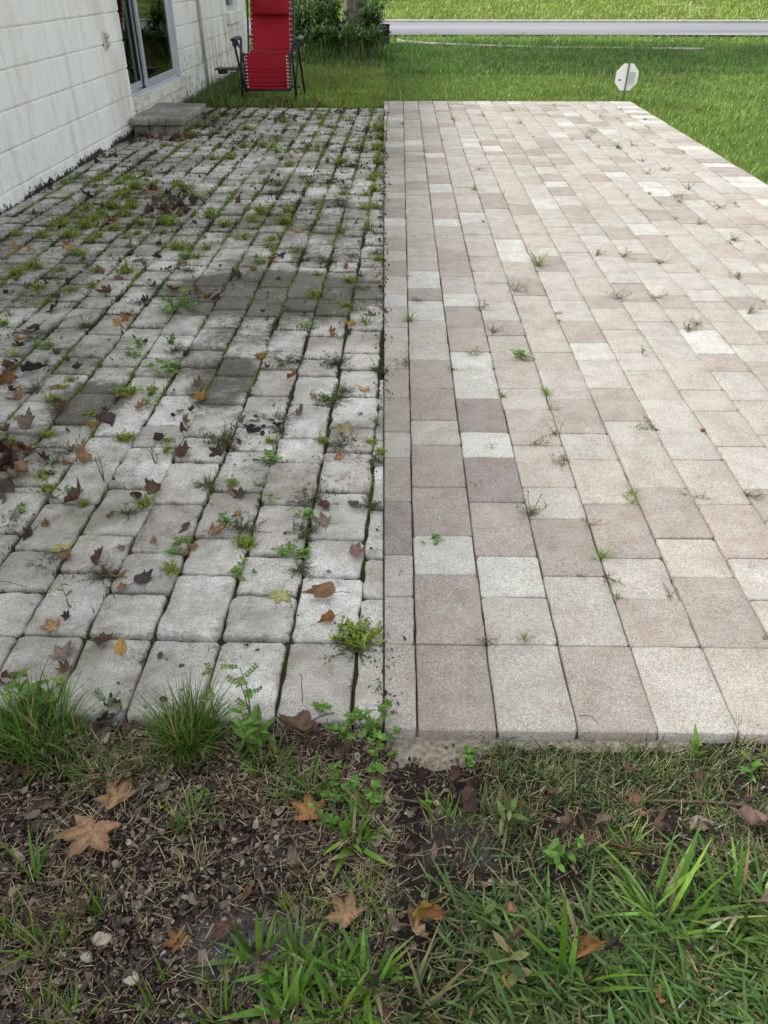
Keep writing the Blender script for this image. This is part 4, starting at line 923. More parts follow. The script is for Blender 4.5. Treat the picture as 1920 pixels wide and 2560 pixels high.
drift(5, [(200, 450), (120, 490), (280, 400)], (20, 8), 'along the peeling foot of the house wall', ['br', 'dk'])

# ---------------------------------------------------------------- weeds in the joints
def tuft_mesh(kind, seed):
    rs = R(seed); pr = []
    if kind == 'feather':
        n = 34; q = rs.rand(n) * 6.28; L_ = rs.uniform(.018, .046, n); le = rs.uniform(.1, 1.1, n); P = np.column_stack([rs.randn(n) * .007, rs.randn(n) * .007, np.zeros(n)])
        cs = [(.32, .42, .06), (.25, .36, .055), (.40, .47, .10), (.17, .26, .04)]
        V, Q, C, tip = blades(P, q, le, rs.uniform(-.2, .6, n), L_, .0020, (1, .8, .6, .4), tints(rs, n, [(.16, .20, .04)])); pr.append((V, Q, C))
        m_ = n * 15; k = rs.randint(n, size=m_); s_ = rs.uniform(.25, 1.02, m_); B = P[k] + (tip[k] - P[k]) * s_[:, None] + rs.randn(m_, 3) * .0012
        V, Q, C, _ = blades(B, rs.rand(m_) * 6.28, rs.uniform(.3, 1.5, m_), 0, rs.uniform(.004, .009, m_), rs.uniform(.0018, .0032, m_), (.4, 1, .1), tints(rs, m_, cs)); pr.append((V, Q, C))
    elif kind == 'mat':
        n = 42; q = rs.rand(n) * 6.28; L_ = rs.uniform(.03, .075, n); P = np.column_stack([rs.randn(n) * .006, rs.randn(n) * .006, np.full(n, .002)])
        V, Q, C, tip = blades(P, q, rs.uniform(.7, 1.4, n), rs.uniform(.0, .3, n), L_, .0014, (1, .8, .6, .3), tints(rs, n, [(.10, .07, .035), (.07, .08, .03)])); tip[:, 2] = np.maximum(tip[:, 2], .003); V[:, 2] = np.maximum(V[:, 2], .002); pr.append((V, Q, C))
        m_ = n * 13; k = rs.randint(n, size=m_); s_ = rs.uniform(.15, 1.02, m_); B = P[k] + (tip[k] - P[k]) * s_[:, None] + rs.randn(m_, 3) * .002; B[:, 2] = np.abs(B[:, 2])
        V, Q, C, _ = blades(B, rs.rand(m_) * 6.28, rs.uniform(.5, 1.6, m_), 0, rs.uniform(.003, .008, m_), rs.uniform(.0018, .003, m_), (.5, 1, .2), tints(rs, m_, [(.08, .115, .045), (.12, .16, .06), (.055, .07, .035), (.13, .11, .06)])); pr.append((V, Q, C))
    elif kind == 'grassy':
        n = 30; q = rs.rand(n) * 6.28; P = np.column_stack([rs.randn(n) * .006, rs.randn(n) * .006, np.zeros(n)])
        V, Q, C, tip = blades(P, q, rs.uniform(.1, .9, n), rs.uniform(.2, 1.0, n), rs.uniform(.03, .085, n), rs.uniform(.0018, .0034, n), (1, .9, .6, .05), tints(rs, n, [(.17, .29, .04), (.12, .23, .04), (.26, .34, .08)])); pr.append((V, Q, C))
    elif kind == 'clover':
        n = 14; q = rs.rand(n) * 6.28; P = np.column_stack([rs.randn(n) * .01, rs.randn(n) * .01, np.zeros(n)])
        V, Q, C, tip = blades(P, q, rs.uniform(.2, 1.1, n), .2, rs.uniform(.015, .045, n), .0014, (1, 1, 1, .8), tints(rs, n, [(.1, .17, .03)])); pr.append((V, Q, C))
        k = np.repeat(np.arange(n), 3); a = np.tile([0, 2.1, 4.2], n) + np.repeat(rs.rand(n) * 6, 3)
        V, Q, C, _ = blades(tip[k], a, rs.uniform(1.1, 1.5, 3 * n), .2, rs.uniform(.009, .016, 3 * n), rs.uniform(.006, .010, 3 * n), (.3, 1, .9, .15), tints(rs, 3 * n, [(.13, .26, .04), (.17, .32, .06)])); pr.append((V, Q, C))
    else:                                   # dry wiry weeds of the cleaned half
        n = 9; q = rs.rand() * 6.28 + rs.randn(n) * 1.4; P = np.column_stack([rs.randn(n) * .003, rs.randn(n) * .003, np.zeros(n)])
        cs = [(.20, .13, .06), (.13, .085, .045), (.22, .22, .08), (.15, .18, .05)]
        V, Q, C, tip = blades(P, q, rs.uniform(.4, 1.35, n), rs.uniform(-.5, .7, n), rs.uniform(.018, .06, n), .0014, (1, .8, .7, .5), tints(rs, n, cs)); V[:, 2] = np.maximum(V[:, 2], .001); pr.append((V, Q, C))
        m_ = n * 8; k = rs.randint(n, size=m_); s_ = rs.uniform(.0, 1.0, m_); B = P[k] + (tip[k] - P[k]) * s_[:, None] + rs.randn(m_, 3) * .0015; B[:, 2] = np.abs(B[:, 2])
        V, Q, C, _ = blades(B, rs.rand(m_) * 6.28, rs.uniform(.2, 1.5, m_), .3, rs.uniform(.005, .013, m_), rs.uniform(.0012, .0022, m_), (.6, 1, .2), tints(rs, m_, cs)); pr.append((V, Q, C))
    V, Q, C = cat(pr); return raw_mesh(kind + '_tuft', V, Q, M_WEED, C)
TM = {k: [tuft_mesh(k, 200 + 7 * j + len(k)) for j in range(4)] for k in ('feather', 'mat', 'grassy', 'clover', 'dry')}
KN = dict(feather='feathery bright green weed', mat='wiry dark green creeping weed', grassy='small clump of grass', clover='little three-leaved weed', dry='dry wiry weed')
def tuft(p, kind, s_, label, group, name='weed_tuft'):
    o = bpy.data.objects.new(name, TM[kind][rs.randint(4)]); COL.objects.link(o); o.location = (p[0], p[1], p[2] - .004); o.rotation_euler = (0, 0, rs.rand() * 6.28)
    k = s_ * rs.uniform(.9, 1.15); o.scale = (k, k, k * rs.uniform(.55, .95)); tag(o, unique(label), 'weed', group); return o
def tL(x, y, wpx, kind):
    p = G(x, y); s_ = max(.7, 1.45 * wpx / F * depth(p) / {'feather': .062, 'mat': .11, 'grassy': .09, 'clover': .06}[kind])
    tuft(p, kind, min(s_, 3.0), KN[kind] + ', ' + where_left(p), 'weeds in the joints of the weathered paving')
T7 = [(60,700,130,'feather'),(40,840,80,'feather'),(370,1000,110,'feather'),(400,1120,120,'feather'),(450,870,170,'mat'),(580,780,100,'mat'),(1080,670,130,'feather'),(1450,690,100,'feather'),(1450,790,90,'feather'),(410,640,100,'feather'),(790,455,110,'feather'),(1260,365,100,'clover'),(1110,265,170,'feather'),(1300,270,100,'feather'),(540,230,110,'feather'),(450,340,110,'feather'),(320,250,160,'mat'),(590,1130,80,'clover'),(730,1235,90,'feather'),(1240,1240,120,'feather'),(180,1290,100,'clover'),(70,1400,130,'mat'),(1110,1310,120,'mat'),(1480,1820,100,'feather'),(1500,1650,70,'clover'),(1430,90,200,'clover'),(380,1740,160,'mat'),(900,1850,110,'mat'),(20,170,80,'feather'),(620,170,90,'feather'),(1570,1580,60,'clover')]
T8 = [(1000,60,90,'clover'),(1300,150,70,'grassy'),(800,350,220,'mat'),(1250,370,200,'mat'),(1600,420,110,'mat'),(1230,680,260,'mat'),(1160,690,90,'clover'),(720,850,230,'mat'),(770,950,130,'mat'),(1575,870,110,'grassy'),(1130,1030,90,'feather'),(1320,1060,230,'mat'),(1545,1050,90,'feather'),(280,1050,260,'mat'),(300,1030,100,'feather'),(690,1040,80,'feather'),(680,1190,130,'clover'),(1590,1190,120,'mat'),(580,1410,90,'grassy'),(1020,1545,260,'mat'),(1540,1590,170,'mat'),(360,1400,60,'feather'),(980,1680,90,'clover'),(960,1830,230,'mat'),(460,1935,150,'feather'),(440,1800,230,'mat'),(280,1720,80,'clover'),(800,1995,120,'clover'),(930,2010,150,'clover'),(400,2190,80,'clover'),(940,2140,110,'mat'),(1330,600,120,'mat'),(690,1535,60,'feather'),(130,1420,90,'mat'),(1500,30,200,'grassy')]
T0 = [(150,640,100,'feather'),(385,655,110,'feather'),(930,130,90,'feather'),(850,170,80,'feather'),(680,150,90,'clover'),(560,190,90,'feather'),(1110,160,120,'feather'),(1170,240,130,'feather'),(1340,240,110,'feather'),(740,420,120,'feather'),(650,480,110,'feather'),(530,560,140,'feather'),(610,660,140,'feather'),(740,580,130,'feather'),(810,510,120,'feather'),(870,470,110,'feather'),(970,400,120,'feather'),(1090,470,120,'feather'),(1150,400,120,'feather'),(1230,550,130,'feather'),(1460,545,140,'feather'),(1410,620,90,'feather'),(1180,630,80,'feather'),(1100,665,90,'feather'),(860,650,90,'feather'),(800,700,100,'feather'),(690,810,110,'feather'),(980,590,120,'feather'),(1540,760,140,'feather'),(960,820,110,'grassy'),(1090,960,130,'feather'),(850,960,100,'feather'),(280,925,120,'feather'),(150,980,140,'feather'),(500,950,120,'feather'),(430,1010,120,'mat'),(615,1125,120,'feather'),(330,1100,110,'feather'),(780,1085,90,'feather'),(30,690,110,'mat'),(1600,240,110,'feather'),(1080,310,100,'feather'),(1020,200,90,'feather'),(1290,130,80,'feather'),(820,220,100,'mat'),(1500,330,90,'feather'),(1420,380,90,'feather'),(1610,830,100,'feather'),(1200,860,80,'clover'),(1630,950,150,'mat'),(1180,1230,120,'mat'),(1090,1320,110,'mat'),(740,1430,170,'mat'),(1590,1290,200,'clover'),(290,1540,160,'mat'),(1210,1600,90,'clover'),(1500,1640,170,'mat'),(1130,1690,90,'clover'),(90,1330,110,'grassy'),(40,1410,80,'feather'),(430,1590,90,'clover')]
T6 = [(1070,1710,110,'feather'),(1335,1800,90,'feather'),(1440,1650,120,'mat'),(900,1400,110,'grassy'),(590,1430,100,'feather'),(1090,1535,70,'feather'),(1370,1580,90,'feather'),(290,1110,110,'feather'),(540,1070,130,'feather'),(800,1090,130,'feather'),(440,1215,120,'feather'),(610,1010,130,'feather'),(820,990,110,'feather'),(1060,930,130,'grassy'),(1290,940,180,'mat'),(1490,960,100,'feather'),(1510,850,120,'grassy'),(1310,840,80,'feather'),(980,1410,120,'mat'),(1150,1420,180,'mat'),(940,1340,200,'mat'),(1380,1370,110,'mat'),(1590,1350,130,'mat'),(40,1380,130,'grassy'),(130,1310,80,'feather'),(670,1290,80,'feather'),(690,1230,70,'feather'),(1290,1170,150,'grassy'),(1530,1140,170,'grassy'),(150,1030,110,'feather'),(730,480,140,'grassy'),(1080,460,160,'grassy'),(610,660,120,'grassy'),(740,760,150,'mat'),(1180,740,160,'mat'),(1330,790,150,'mat'),(1560,710,90,'feather'),(1600,560,160,'grassy'),(1580,450,130,'feather'),(1380,600,140,'mat'),(1430,440,160,'grassy'),(1290,570,120,'feather'),(1380,200,120,'grassy'),(1560,130,140,'grassy'),(1300,130,110,'mat'),(1200,260,110,'mat'),(1600,280,130,'feather'),(1110,190,90,'feather'),(810,215,90,'feather'),(720,345,120,'mat'),(480,280,110,'feather'),(610,430,80,'feather'),(340,530,80,'feather'),(180,540,80,'feather'),(440,430,90,'feather'),(830,590,110,'feather'),(970,400,110,'grassy'),(1240,470,80,'mat'),(1470,300,80,'mat'),(290,150,120,'mat'),(380,180,90,'grassy'),(460,170,80,'mat'),(960,690,80,'mat'),(1010,740,150,'mat'),(1100,1060,100,'grassy'),(700,830,170,'mat'),(1250,900,90,'clover'),(40,890,120,'feather'),(100,330,130,'mat')]
TE_ = [(500, 318, 60, 'feather'), (540, 302, 50, 'feather'), (455, 352, 60, 'mat'), (482, 342, 60, 'feather'), (470, 330, 50, 'clover'), (515, 296, 50, 'grassy'), (940, 330, 60, 'grassy'), (944, 372, 60, 'feather'), (948, 410, 60, 'feather'), (940, 440, 60, 'feather'), (946, 300, 50, 'grassy'), (938, 480, 60, 'feather'), (942, 520, 50, 'feather'), (948, 345, 50, 'feather'), (946, 585, 60, 'mat'), (948, 650, 60, 'feather'), (950, 930, 70, 'mat'), (950, 1130, 60, 'feather')]
for x, y, sz, k in TE_: tL(x, y, sz * .5, k)
for Lst, ox, oy, s_ in ((T7, 0, 900, S_), (T8, 480, 800, S_), (T0, 0, 400, S_), (T6, 480, 240, S_)):
    for x, y, sz, k in Lst: tL(ox + x * s_, oy + y * s_ + 4, sz * s_, k)
tL(885, 1400 + 375 * .5787, 90, 'mat'); tL(895, 1400 + 350 * .5787, 80, 'feather'); tL(425, 1424, 40, 'feather')
# the rest of the small growth in the joints: moss and seedlings nobody would count
rs = R(101); jl = np.array(joints_left); P = []
for u, t in jl:
    for _ in range(22):
        pass
def joint_pts(rs, n):
    k = rs.randint(-17, 1, size=n); t = rs.uniform(1.2, 8.8, n); u = J0 + k * WL + rs.randn(n) * .003; return u, t
u, t = joint_pts(rs, 90000); ju = jl[rs.randint(len(jl), size=40000)]
u = np.concatenate([u, ju[:, 0] + rs.uniform(-.05, .05, len(ju))]); t = np.concatenate([t, ju[:, 1] + rs.randn(len(ju)) * .003])
x = W0[0] + U[0] * u + T[0] * t; y = W0[1] + U[1] * u + T[1] * t
den = 1.2 * ss(.30, .65, vnoise(x, y, .13, 31)) * (.20 + .8 * ss(1.3, 3.5, t)) * ss(.2, .6, vnoise(x, y, .9, 32) + .25); ok = (rs.rand(len(x)) < den) & (x < -.006) & (u > .02) & (t < 8.8)
x, y = x[ok], y[ok]; n = len(x); far = ss(2, 8, y); k = vnoise(x, y, .3, 33)
C = np.where((k > .5)[:, None], tints(rs, n, [(.22, .30, .05), (.17, .24, .04)]), tints(rs, n, [(.07, .09, .03), (.10, .12, .04), (.055, .05, .03)]))
parts = [blades(np.column_stack([x, y, np.full(n, -.013)]), rs.rand(n) * 6.28, rs.uniform(0, .9, n), rs.uniform(0, .8, n), rs.uniform(.012, .030, n) * (1 + far * .5), rs.uniform(.002, .004, n) * (1 + far), (.8, 1, .2), C)[:3]]
V, Q, C = cat(parts); tag(link('joint_moss', raw_mesh('joint_moss', V, Q, M_WEED, C)), 'moss and tiny seedlings filling the joints of the weathered paving', 'moss', kind='stuff')
# weeds of the cleaned half: transcribed ones, then along its long joints
RP = [(1020,905,110,'dry'),(1188,890,80,'dry'),(1230,835,90,'dry'),(1258,990,80,'grassy'),(1370,988,90,'grassy'),(1385,1025,60,'dry'),(1392,1088,110,'dry'),(1330,1110,120,'dry'),(1330,1290,150,'dry'),(1415,1150,120,'dry'),(1636,1075,120,'dry'),(1717,830,130,'dry'),(1748,812,110,'dry'),(1715,1240,60,'dry'),(1865,1235,120,'dry'),(1752,1250,90,'dry'),(1500,1395,110,'grassy'),(1215,1600,110,'dry'),(1310,1600,80,'grassy'),(1515,1440,110,'dry'),(1545,1492,100,'grassy'),(1675,1487,90,'dry'),(1905,1600,100,'dry'),(1580,1238,90,'grassy'),(1575,1255,80,'grassy'),(1475,1310,100,'dry'),(1026,802,110,'grassy'),(1045,750,70,'dry'),(1205,770,110,'dry'),(1290,730,120,'dry'),(1345,665,100,'grassy'),(1210,555,50,'grassy'),(1185,475,60,'grassy'),(1195,425,60,'dry'),(1650,655,150,'dry'),(1545,745,110,'dry'),(1640,745,100,'dry'),(1870,785,130,'dry'),(1490,640,100,'dry'),(1560,640,90,'dry'),(1850,690,100,'dry'),(1620,435,80,'dry'),(1655,425,80,'dry'),(1545,370,70,'grassy'),(1680,490,90,'dry'),(1720,475,90,'dry'),(1830,600,80,'dry'),(1605,405,60,'dry'),(1700,505,80,'dry'),(1800,520,70,'dry'),(1750,560,70,'dry'),(1500,290,60,'dry'),(1610,300,60,'dry'),(1550,275,60,'dry'),(1470,345,60,'dry'),(1580,365,70,'dry'),(1480,330,70,'dry'),(1005,310,60,'dry'),(1130,300,50,'dry'),(1210,290,50,'dry'),(1300,310,60,'dry'),(1235,1118,60,'dry'),(1300,895,80,'clover'),(1085,1350,60,'clover'),(1190,1210,60,'dry'),(1000,1425,60,'dry'),(1450,1445,60,'dry')]
def tR(x, y, wpx, kind):
    p = GR(x, y); s_ = wpx * .62 / F * depth(p) / {'feather': .07, 'dry': .07, 'grassy': .09, 'clover': .06}[kind]
    tuft(p, kind, float(np.clip(s_, .35, 1.5)), KN[kind] + ', ' + where_right(p), 'weeds in the joints of the cleaned paving', 'joint_weed')
for a in RP: tR(*a)
jr = np.array(joints_right)
for i_ in range(190):
    k = rs.randint(0, 15); t = 1.2 + 6.7 * rs.rand() ** .7; p = RW(k * WR, t)
    kd = 'dry' if rs.rand() < .8 else 'grassy'; tuft(p, kd, rs.uniform(.3, .8) * (.8 if kd == 'grassy' else 1), KN[kd] + ', ' + where_right(p), 'weeds in the joints of the cleaned paving', 'joint_weed')
n = 2600; k = rs.randint(0, 15, n); t = rs.uniform(.1, 7.8, n); q = vnoise(k * 3.3, t, .25, 41) > .62; k, t = k[q], t[q]; P = np.array([RW(a * WR + rs.randn() * .002, b, -.008) for a, b in zip(k, t)]); P = P[P[:, 0] > .01]; n = len(P)
V, Q, C, _ = blades(P, rs.rand(n) * 6.28, rs.uniform(.2, 1.3, n), rs.uniform(-.2, .6, n), rs.uniform(.008, .022, n), rs.uniform(.0015, .0025, n), (.8, 1, .2), tints(rs, n, [(.16, .12, .05), (.16, .17, .06), (.08, .06, .035)]))
tag(link('joint_debris', raw_mesh('joint_debris', V, Q, M_WEED, C)), 'sparse dry sprigs and crumbs in the joints of the cleaned paving', 'debris', kind='stuff')
# ---------------------------------------------------------------- foreground litter and straw (stuff)
rs = R(111)
def chips(rs, P, size, cols, asp=.6, tilt=.35):
    n = len(P); q = rs.rand(n) * 6.28; L_ = size; Wd = size * rs.uniform(.35, asp + .4, n)
    k = 6; a = np.arange(k) / k * 6.283; r = rs.uniform(.65, 1.15, (n, k)); lx = r * np.cos(a) * (L_ / 2)[:, None]; ly = r * np.sin(a) * (Wd / 2)[:, None]
    tx, ty = rs.randn(n, 1) * tilt, rs.randn(n, 1) * tilt; cur = rs.uniform(-6, 10, (n, 1)); lz = lx * tx + ly * ty + cur * lx * lx
    X = P[:, :1] + lx * np.cos(q)[:, None] - ly * np.sin(q)[:, None]; Y = P[:, 1:2] + lx * np.sin(q)[:, None] + ly * np.cos(q)[:, None]; Z = P[:, 2:3] + lz - lz.min(1, keepdims=True) * .7
    V = np.concatenate([np.stack([X, Y, Z], -1), P[:, None, :] + np.array([0, 0, .0008])], 1); i0 = np.arange(n)[:, None] * (k + 1)
    T3 = np.concatenate([i0 + np.array([j, (j + 1) % k, k]) for j in range(k)], 0)
    return V.reshape(-1, 3), T3, np.repeat(np.asarray(cols).reshape(n, 1, 3), k + 1, 1).reshape(-1, 3)
def region(rs, n, x0, x1, y0, y1, fn=None):
    P = np.column_stack([rs.uniform(x0, x1, n), rs.uniform(y0, y1, n)])
    if fn is not None: P = P[rs.rand(n) < fn(P[:, 0], P[:, 1])]
    return np.column_stack([P, ground_z(P[:, 0], P[:, 1])])
def bare(x, y):                            # pale ashy bare spots have less litter
    d = np.exp(-(((x + .19) / .11) ** 2 + ((y - .60) / .045) ** 2)); return 1 - .88 * d
LITC = [(.07, .048, .036), (.14, .10, .075), (.045, .031, .025), (.25, .195, .15), (.028, .021, .018), (.11, .068, .046), (.07, .052, .044), (.34, .28, .225), (.05, .036, .03)]
P1 = region(rs, 26000, -.74, .02, .36, .995, bare); P2 = region(rs, 3200, .0, .66, .36, .93, lambda x, y: .35 + .65 * ss(.2, .0, x))
P = np.vstack([P1, P2]); n = len(P); sz = .0025 + .014 * rs.rand(n) ** 4 * (1 + .5 * (rs.rand(n) < .1)); P[:, 2] += rs.uniform(0, .006, n)
V, Q, C = chips(rs, P, sz, tints(rs, n, LITC, .25), tilt=.4)
tag(link('leaf_litter', raw_mesh('leaf_litter', V, Q, M_LITTER, C)), 'crushed brown leaf litter covering the soil in front of the paving', 'leaf litter', kind='stuff')
def strawf(x, y): return (.35 + .65 * ss(.45, .65, vnoise(x, y, .12, 51))) * bare(x, y)
P = np.vstack([region(rs, 13000, -.74, .02, .36, .97, strawf), region(rs, 900, 0, .66, .36, .93)]); n = len(P); P[:, 2] += rs.uniform(.001, .012, n)
V, Q, C, _ = blades(P, rs.rand(n) * 6.28, rs.uniform(1.25, 1.62, n), rs.uniform(-.15, .3, n), rs.uniform(.008, .034, n) * rs.uniform(.6, 1.3, n), rs.uniform(.0006, .0013, n), (1, 1, .9, .6), tints(rs, n, [(.38, .30, .18), (.28, .20, .12), (.46, .38, .25), (.14, .09, .055), (.09, .055, .04)]))
tag(link('dry_straw_litter', raw_mesh('dry_straw_litter', V, Q, M_LITTER, C)), 'dry grass clippings and straw strewn over the soil', 'straw', kind='stuff')
# soil crumbs
P = np.vstack([region(rs, 9000, -.74, .70, .36, .96)]); n = len(P); sz = rs.uniform(.002, .006, n)
V, Q, C = chips(rs, P, sz, tints(rs, n, [(.02, .016, .012), (.05, .04, .03), (.15, .13, .11), (.25, .23, .2)], .2), asp=1.0, tilt=1.0)
tag(link('soil_gravel', raw_mesh('soil_gravel', V, Q, M_LITTER, C)), 'dark crumbs of soil and grit between the litter', 'soil', kind='stuff')
# soil and sprigs washed along the seam between the two halves
n = 1500; y = 1.0 + 7.7 * rs.rand(n) ** 1.3; x = rs.randn(n) * .012 * (.4 + vnoise(y, 0, .3, 64)) * 1.6 - .004; P = np.column_stack([x, y, np.where(x > 0, SLOPE * (y - .97), 0) + .0015]); kk = vnoise(y, 3, .25, 65) > .35; P = P[kk]; n = len(P)
V, Q, C = chips(rs, P, (.003 + .006 * rs.rand(n) ** 2) * (1 + .25 * P[:, 1]), tints(rs, n, [(.06, .045, .03), (.12, .09, .06), (.04, .05, .02), (.09, .11, .03)], .3), tilt=.6)
tag(link('seam_dirt', raw_mesh('seam_dirt', V, Q, M_LITTER, C)), 'dirt and crumbs washed along the seam between the two halves', 'dirt', kind='stuff')
# crumbs on the weathered paving
n = 6500; u = rs.uniform(.02, 2.3, n); t = 1.0 + 7.7 * rs.rand(n) ** 1.2; x = W0[0] + U[0] * u + T[0] * t; y = W0[1] + U[1] * u + T[1] * t; hp = np.exp(-(((x + 1.45) / .28) ** 2 + ((y - 4.9) / .55) ** 2)); ok = (x < -.01) & (rs.rand(n) < .12 + .6 * (vnoise(x, y, .3, 61) > .58) + .8 * hp); P = np.column_stack([x[ok], y[ok], np.full(ok.sum(), .0015)]); n = len(P)
V, Q, C = chips(rs, P, (.003 + .010 * rs.rand(n) ** 2.5) * (1 + .25 * P[:, 1]), tints(rs, n, [(.06, .036, .024), (.13, .08, .048), (.03, .025, .02), (.09, .05, .032)], .3), tilt=.6)
tag(link('paving_debris', raw_mesh('paving_debris', V, Q, M_LITTER, C)), 'small dark crumbs and leaf scraps on the weathered paving', 'debris', kind='stuff')

# ---------------------------------------------------------------- grass of the near ground
def patch(rs, n, cx_, cy_, sx, sy): 
    P = np.column_stack([cx_ + rs.randn(n) * sx, cy_ + rs.randn(n) * sy]); return np.column_stack([P, ground_z(P[:, 0], P[:, 1]) - .002])
def gp(x, y): return G(x, y, -.03)
NG = [(.06, .13, .02), (.085, .17, .028), (.045, .10, .02), (.13, .22, .045)]
DGC = [(.05, .10, .02), (.08, .145, .03), (.03, .06, .015), (.12, .19, .045), (.19, .24, .08), (.26, .23, .11)]
parts = []; rs = R(121)
def dr(x, y):                              # turf density right of the seam
    a = ss(.06, .17, x - .03 - .05 * ss(.66, .72, y) + .1 * (vnoise(x, y, .07, 71) - .5)) * (.55 + .45 * ss(.35, .6, vnoise(x, y, .05, 72))); b = ss(.02, .14, x) * ss(.78, .60, y)
    k = np.maximum(a, b * .9); bald = .75 * np.exp(-((y - .775) / .028) ** 2) * (vnoise(x, y, .06, 77) > .35) + np.exp(-(((x - .30) / .045) ** 2 + ((y - .80) / .03) ** 2)) + np.exp(-(((x - .46) / .05) ** 2 + ((y - .80) / .04) ** 2)) * .9 + np.exp(-(((x - .30) / .16) ** 2 + ((y - .71) / .02) ** 2)) * .6
    return np.clip(k * (1 - bald) * (.25 + .75 * ss(.3, .55, vnoise(x, y, .035, 73))), 0, 1)
# fine short blades under the paving edge
P = region(rs, 14000, .0, .72, .72, .968, lambda x, y: dr(x, y) * ss(.972, .945, y + .02 * vnoise(x, y, .03, 9))); n = len(P)
parts.append(blades(P, rs.rand(n) * 6.28, rs.uniform(.2, 1.3, n), rs.uniform(.1, .9, n), rs.uniform(.015, .045, n), rs.uniform(.0013, .0026, n), (1, .95, .6, .05), tints(rs, n, DGC + [(.3, .26, .14)], .22))[:3])
# long coarse blades lower down
P = region(rs, 9500, .0, .66, .38, .76, lambda x, y: dr(x, y) * ss(.80, .66, y)); n = len(P); ph = np.where(rs.rand(n) < .6, rad(200) + rs.randn(n) * .9, rs.rand(n) * 6.28)
parts.append(blades(P, ph, rs.uniform(.6, 1.45, n), rs.uniform(.1, .9, n), rs.uniform(.02, .06, n), rs.uniform(.0016, .0042, n), (.8, 1, .95, .75, .04), tints(rs, n, DGC, .2))[:3])
P = region(rs, 950, .10, .62, .38, .66, lambda x, y: dr(x, y) * (.4 + .6 * ss(.1, .4, x))); n = len(P)
parts.append(blades(P, rad(170) + rs.randn(n) * .8, rs.uniform(.6, 1.35, n), rs.uniform(.2, .8, n), rs.uniform(.05, .10, n), rs.uniform(.0035, .006, n), (.7, 1, .95, .8, .04), tints(rs, n, [(.08, .17, .03), (.10, .20, .04), (.16, .26, .07)], .2))[:3])
P = region(rs, 1500, -.0, .66, .38, .93, lambda x, y: .5 + 0 * x); n = len(P)
parts.append(blades(P, rs.rand(n) * 6.28, rs.uniform(1.0, 1.6, n), rs.uniform(-.2, .3, n), rs.uniform(.012, .04, n), rs.uniform(.001, .002, n), (1, 1, .9, .5), tints(rs, n, [(.34, .28, .15), (.22, .16, .09), (.12, .10, .05)], .2))[:3])
V, Q, C = cat(parts); tag(link('rough_grass', raw_mesh('rough_grass', V, Q, M_GRASS, C)), 'wet dark turf in front of the cleaned paving', 'grass', kind='stuff')
# thin scattered blades left of the seam
def dl(x, y): return .08 + .9 * np.clip(np.exp(-(((x + .02) / .11) ** 2 + ((y - .56) / .12) ** 2)) + .8 * np.exp(-(((x + .40) / .16) ** 2 + ((y - .93) / .035) ** 2)) + .5 * np.exp(-(((x + .1) / .2) ** 2 + ((y - .40) / .04) ** 2)), 0, 1)
P = region(rs, 5200, -.74, .01, .37, .98, dl); n = len(P)
V, Q, C, _ = blades(P, rs.rand(n) * 6.28, rs.uniform(.3, 1.3, n), rs.uniform(.1, .8, n), rs.uniform(.015, .05, n), rs.uniform(.0012, .003, n), (1, .95, .7, .05), tints(rs, n, [(.13, .22, .03), (.10, .18, .03), (.2, .28, .06), (.34, .30, .14)], .2))
tag(link('sparse_grass', raw_mesh('sparse_grass', V, Q, M_GRASS, C)), 'thin fresh grass coming through the leaf litter', 'grass', kind='stuff')

# ---------------------------------------------------------------- single tufts and weed plants in the near ground
def gtuft(x, y, n, r, L_, W_, lean, cols, label, seed, name='grass_tuft', prof=(1, .95, .75, .45, .03), dry=.12):
    rs = R(seed); p = gp(x, y); p[2] = float(ground_z(p[0], p[1])); q = rs.rand(n) * 6.28; rr = r * np.sqrt(rs.rand(n)); a = rs.rand(n) * 6.28
    P = np.column_stack([rr * np.cos(a), rr * np.sin(a), np.full(n, -.003)]); q = np.where(rs.rand(n) < .7, a + rs.randn(n) * .5, q)
    C = tints(rs, n, cols, .2); d = rs.rand(n) < dry; C[d] = tints(rs, int(d.sum()), [(.36, .30, .15)])
    V, Q, C, _ = blades(P, q, rs.uniform(lean * .1, lean, n), rs.uniform(.0, .9, n), L_ * rs.uniform(.45, 1.15, n), W_ * rs.uniform(.7, 1.3, n), prof, C, twist=rs.randn(n) * .2)
    tag(link(name, raw_mesh(name, V, Q, M_GRASS, C), loc=tuple(p)), label, 'grass tuft', 'grass tufts in front of the paving')
FG = [(.09, .19, .022), (.12, .24, .03), (.07, .15, .02), (.16, .28, .045)]
YG = [(.15, .26, .03), (.20, .32, .045), (.11, .20, .03)]
gtuft(90, 1860, 420, .065, .12, .0028, .8, FG, 'big dense grass tuft at the left end of the paving edge', 301)
gtuft(160, 1900, 120, .05, .07, .0028, 1.1, FG, 'lower spreading grass just right of the big left tuft', 302)
gtuft(478, 1862, 420, .038, .11, .0024, .95, [(.10, .19, .025), (.14, .25, .035), (.08, .15, .02)], 'round spiky grass tuft leaning onto the front border pavers', 303)
gtuft(450, 1890, 60, .025, .09, .002, 1.25, YG, 'loose trailing blades at the foot of the spiky tuft', 304)
gtuft(235, 1960, 70, .03, .06, .003, 1.0, FG, 'low fresh grass below the big left tuft', 305)
gtuft(330, 1935, 60, .04, .06, .0022, 1.0, YG, 'thin yellowish grass between the two large tufts', 306)
gtuft(680, 1930, 90, .035, .06, .0032, 1.0, YG, 'light green grass below the large crumpled leaf', 307)
gtuft(770, 1985, 80, .03, .07, .0032, .9, FG, 'upright fresh grass beside the compound-leaved weed', 308)
gtuft(490, 2060, 60, .022, .06, .0035, .9, FG, 'small green tuft in the middle of the litter', 309)
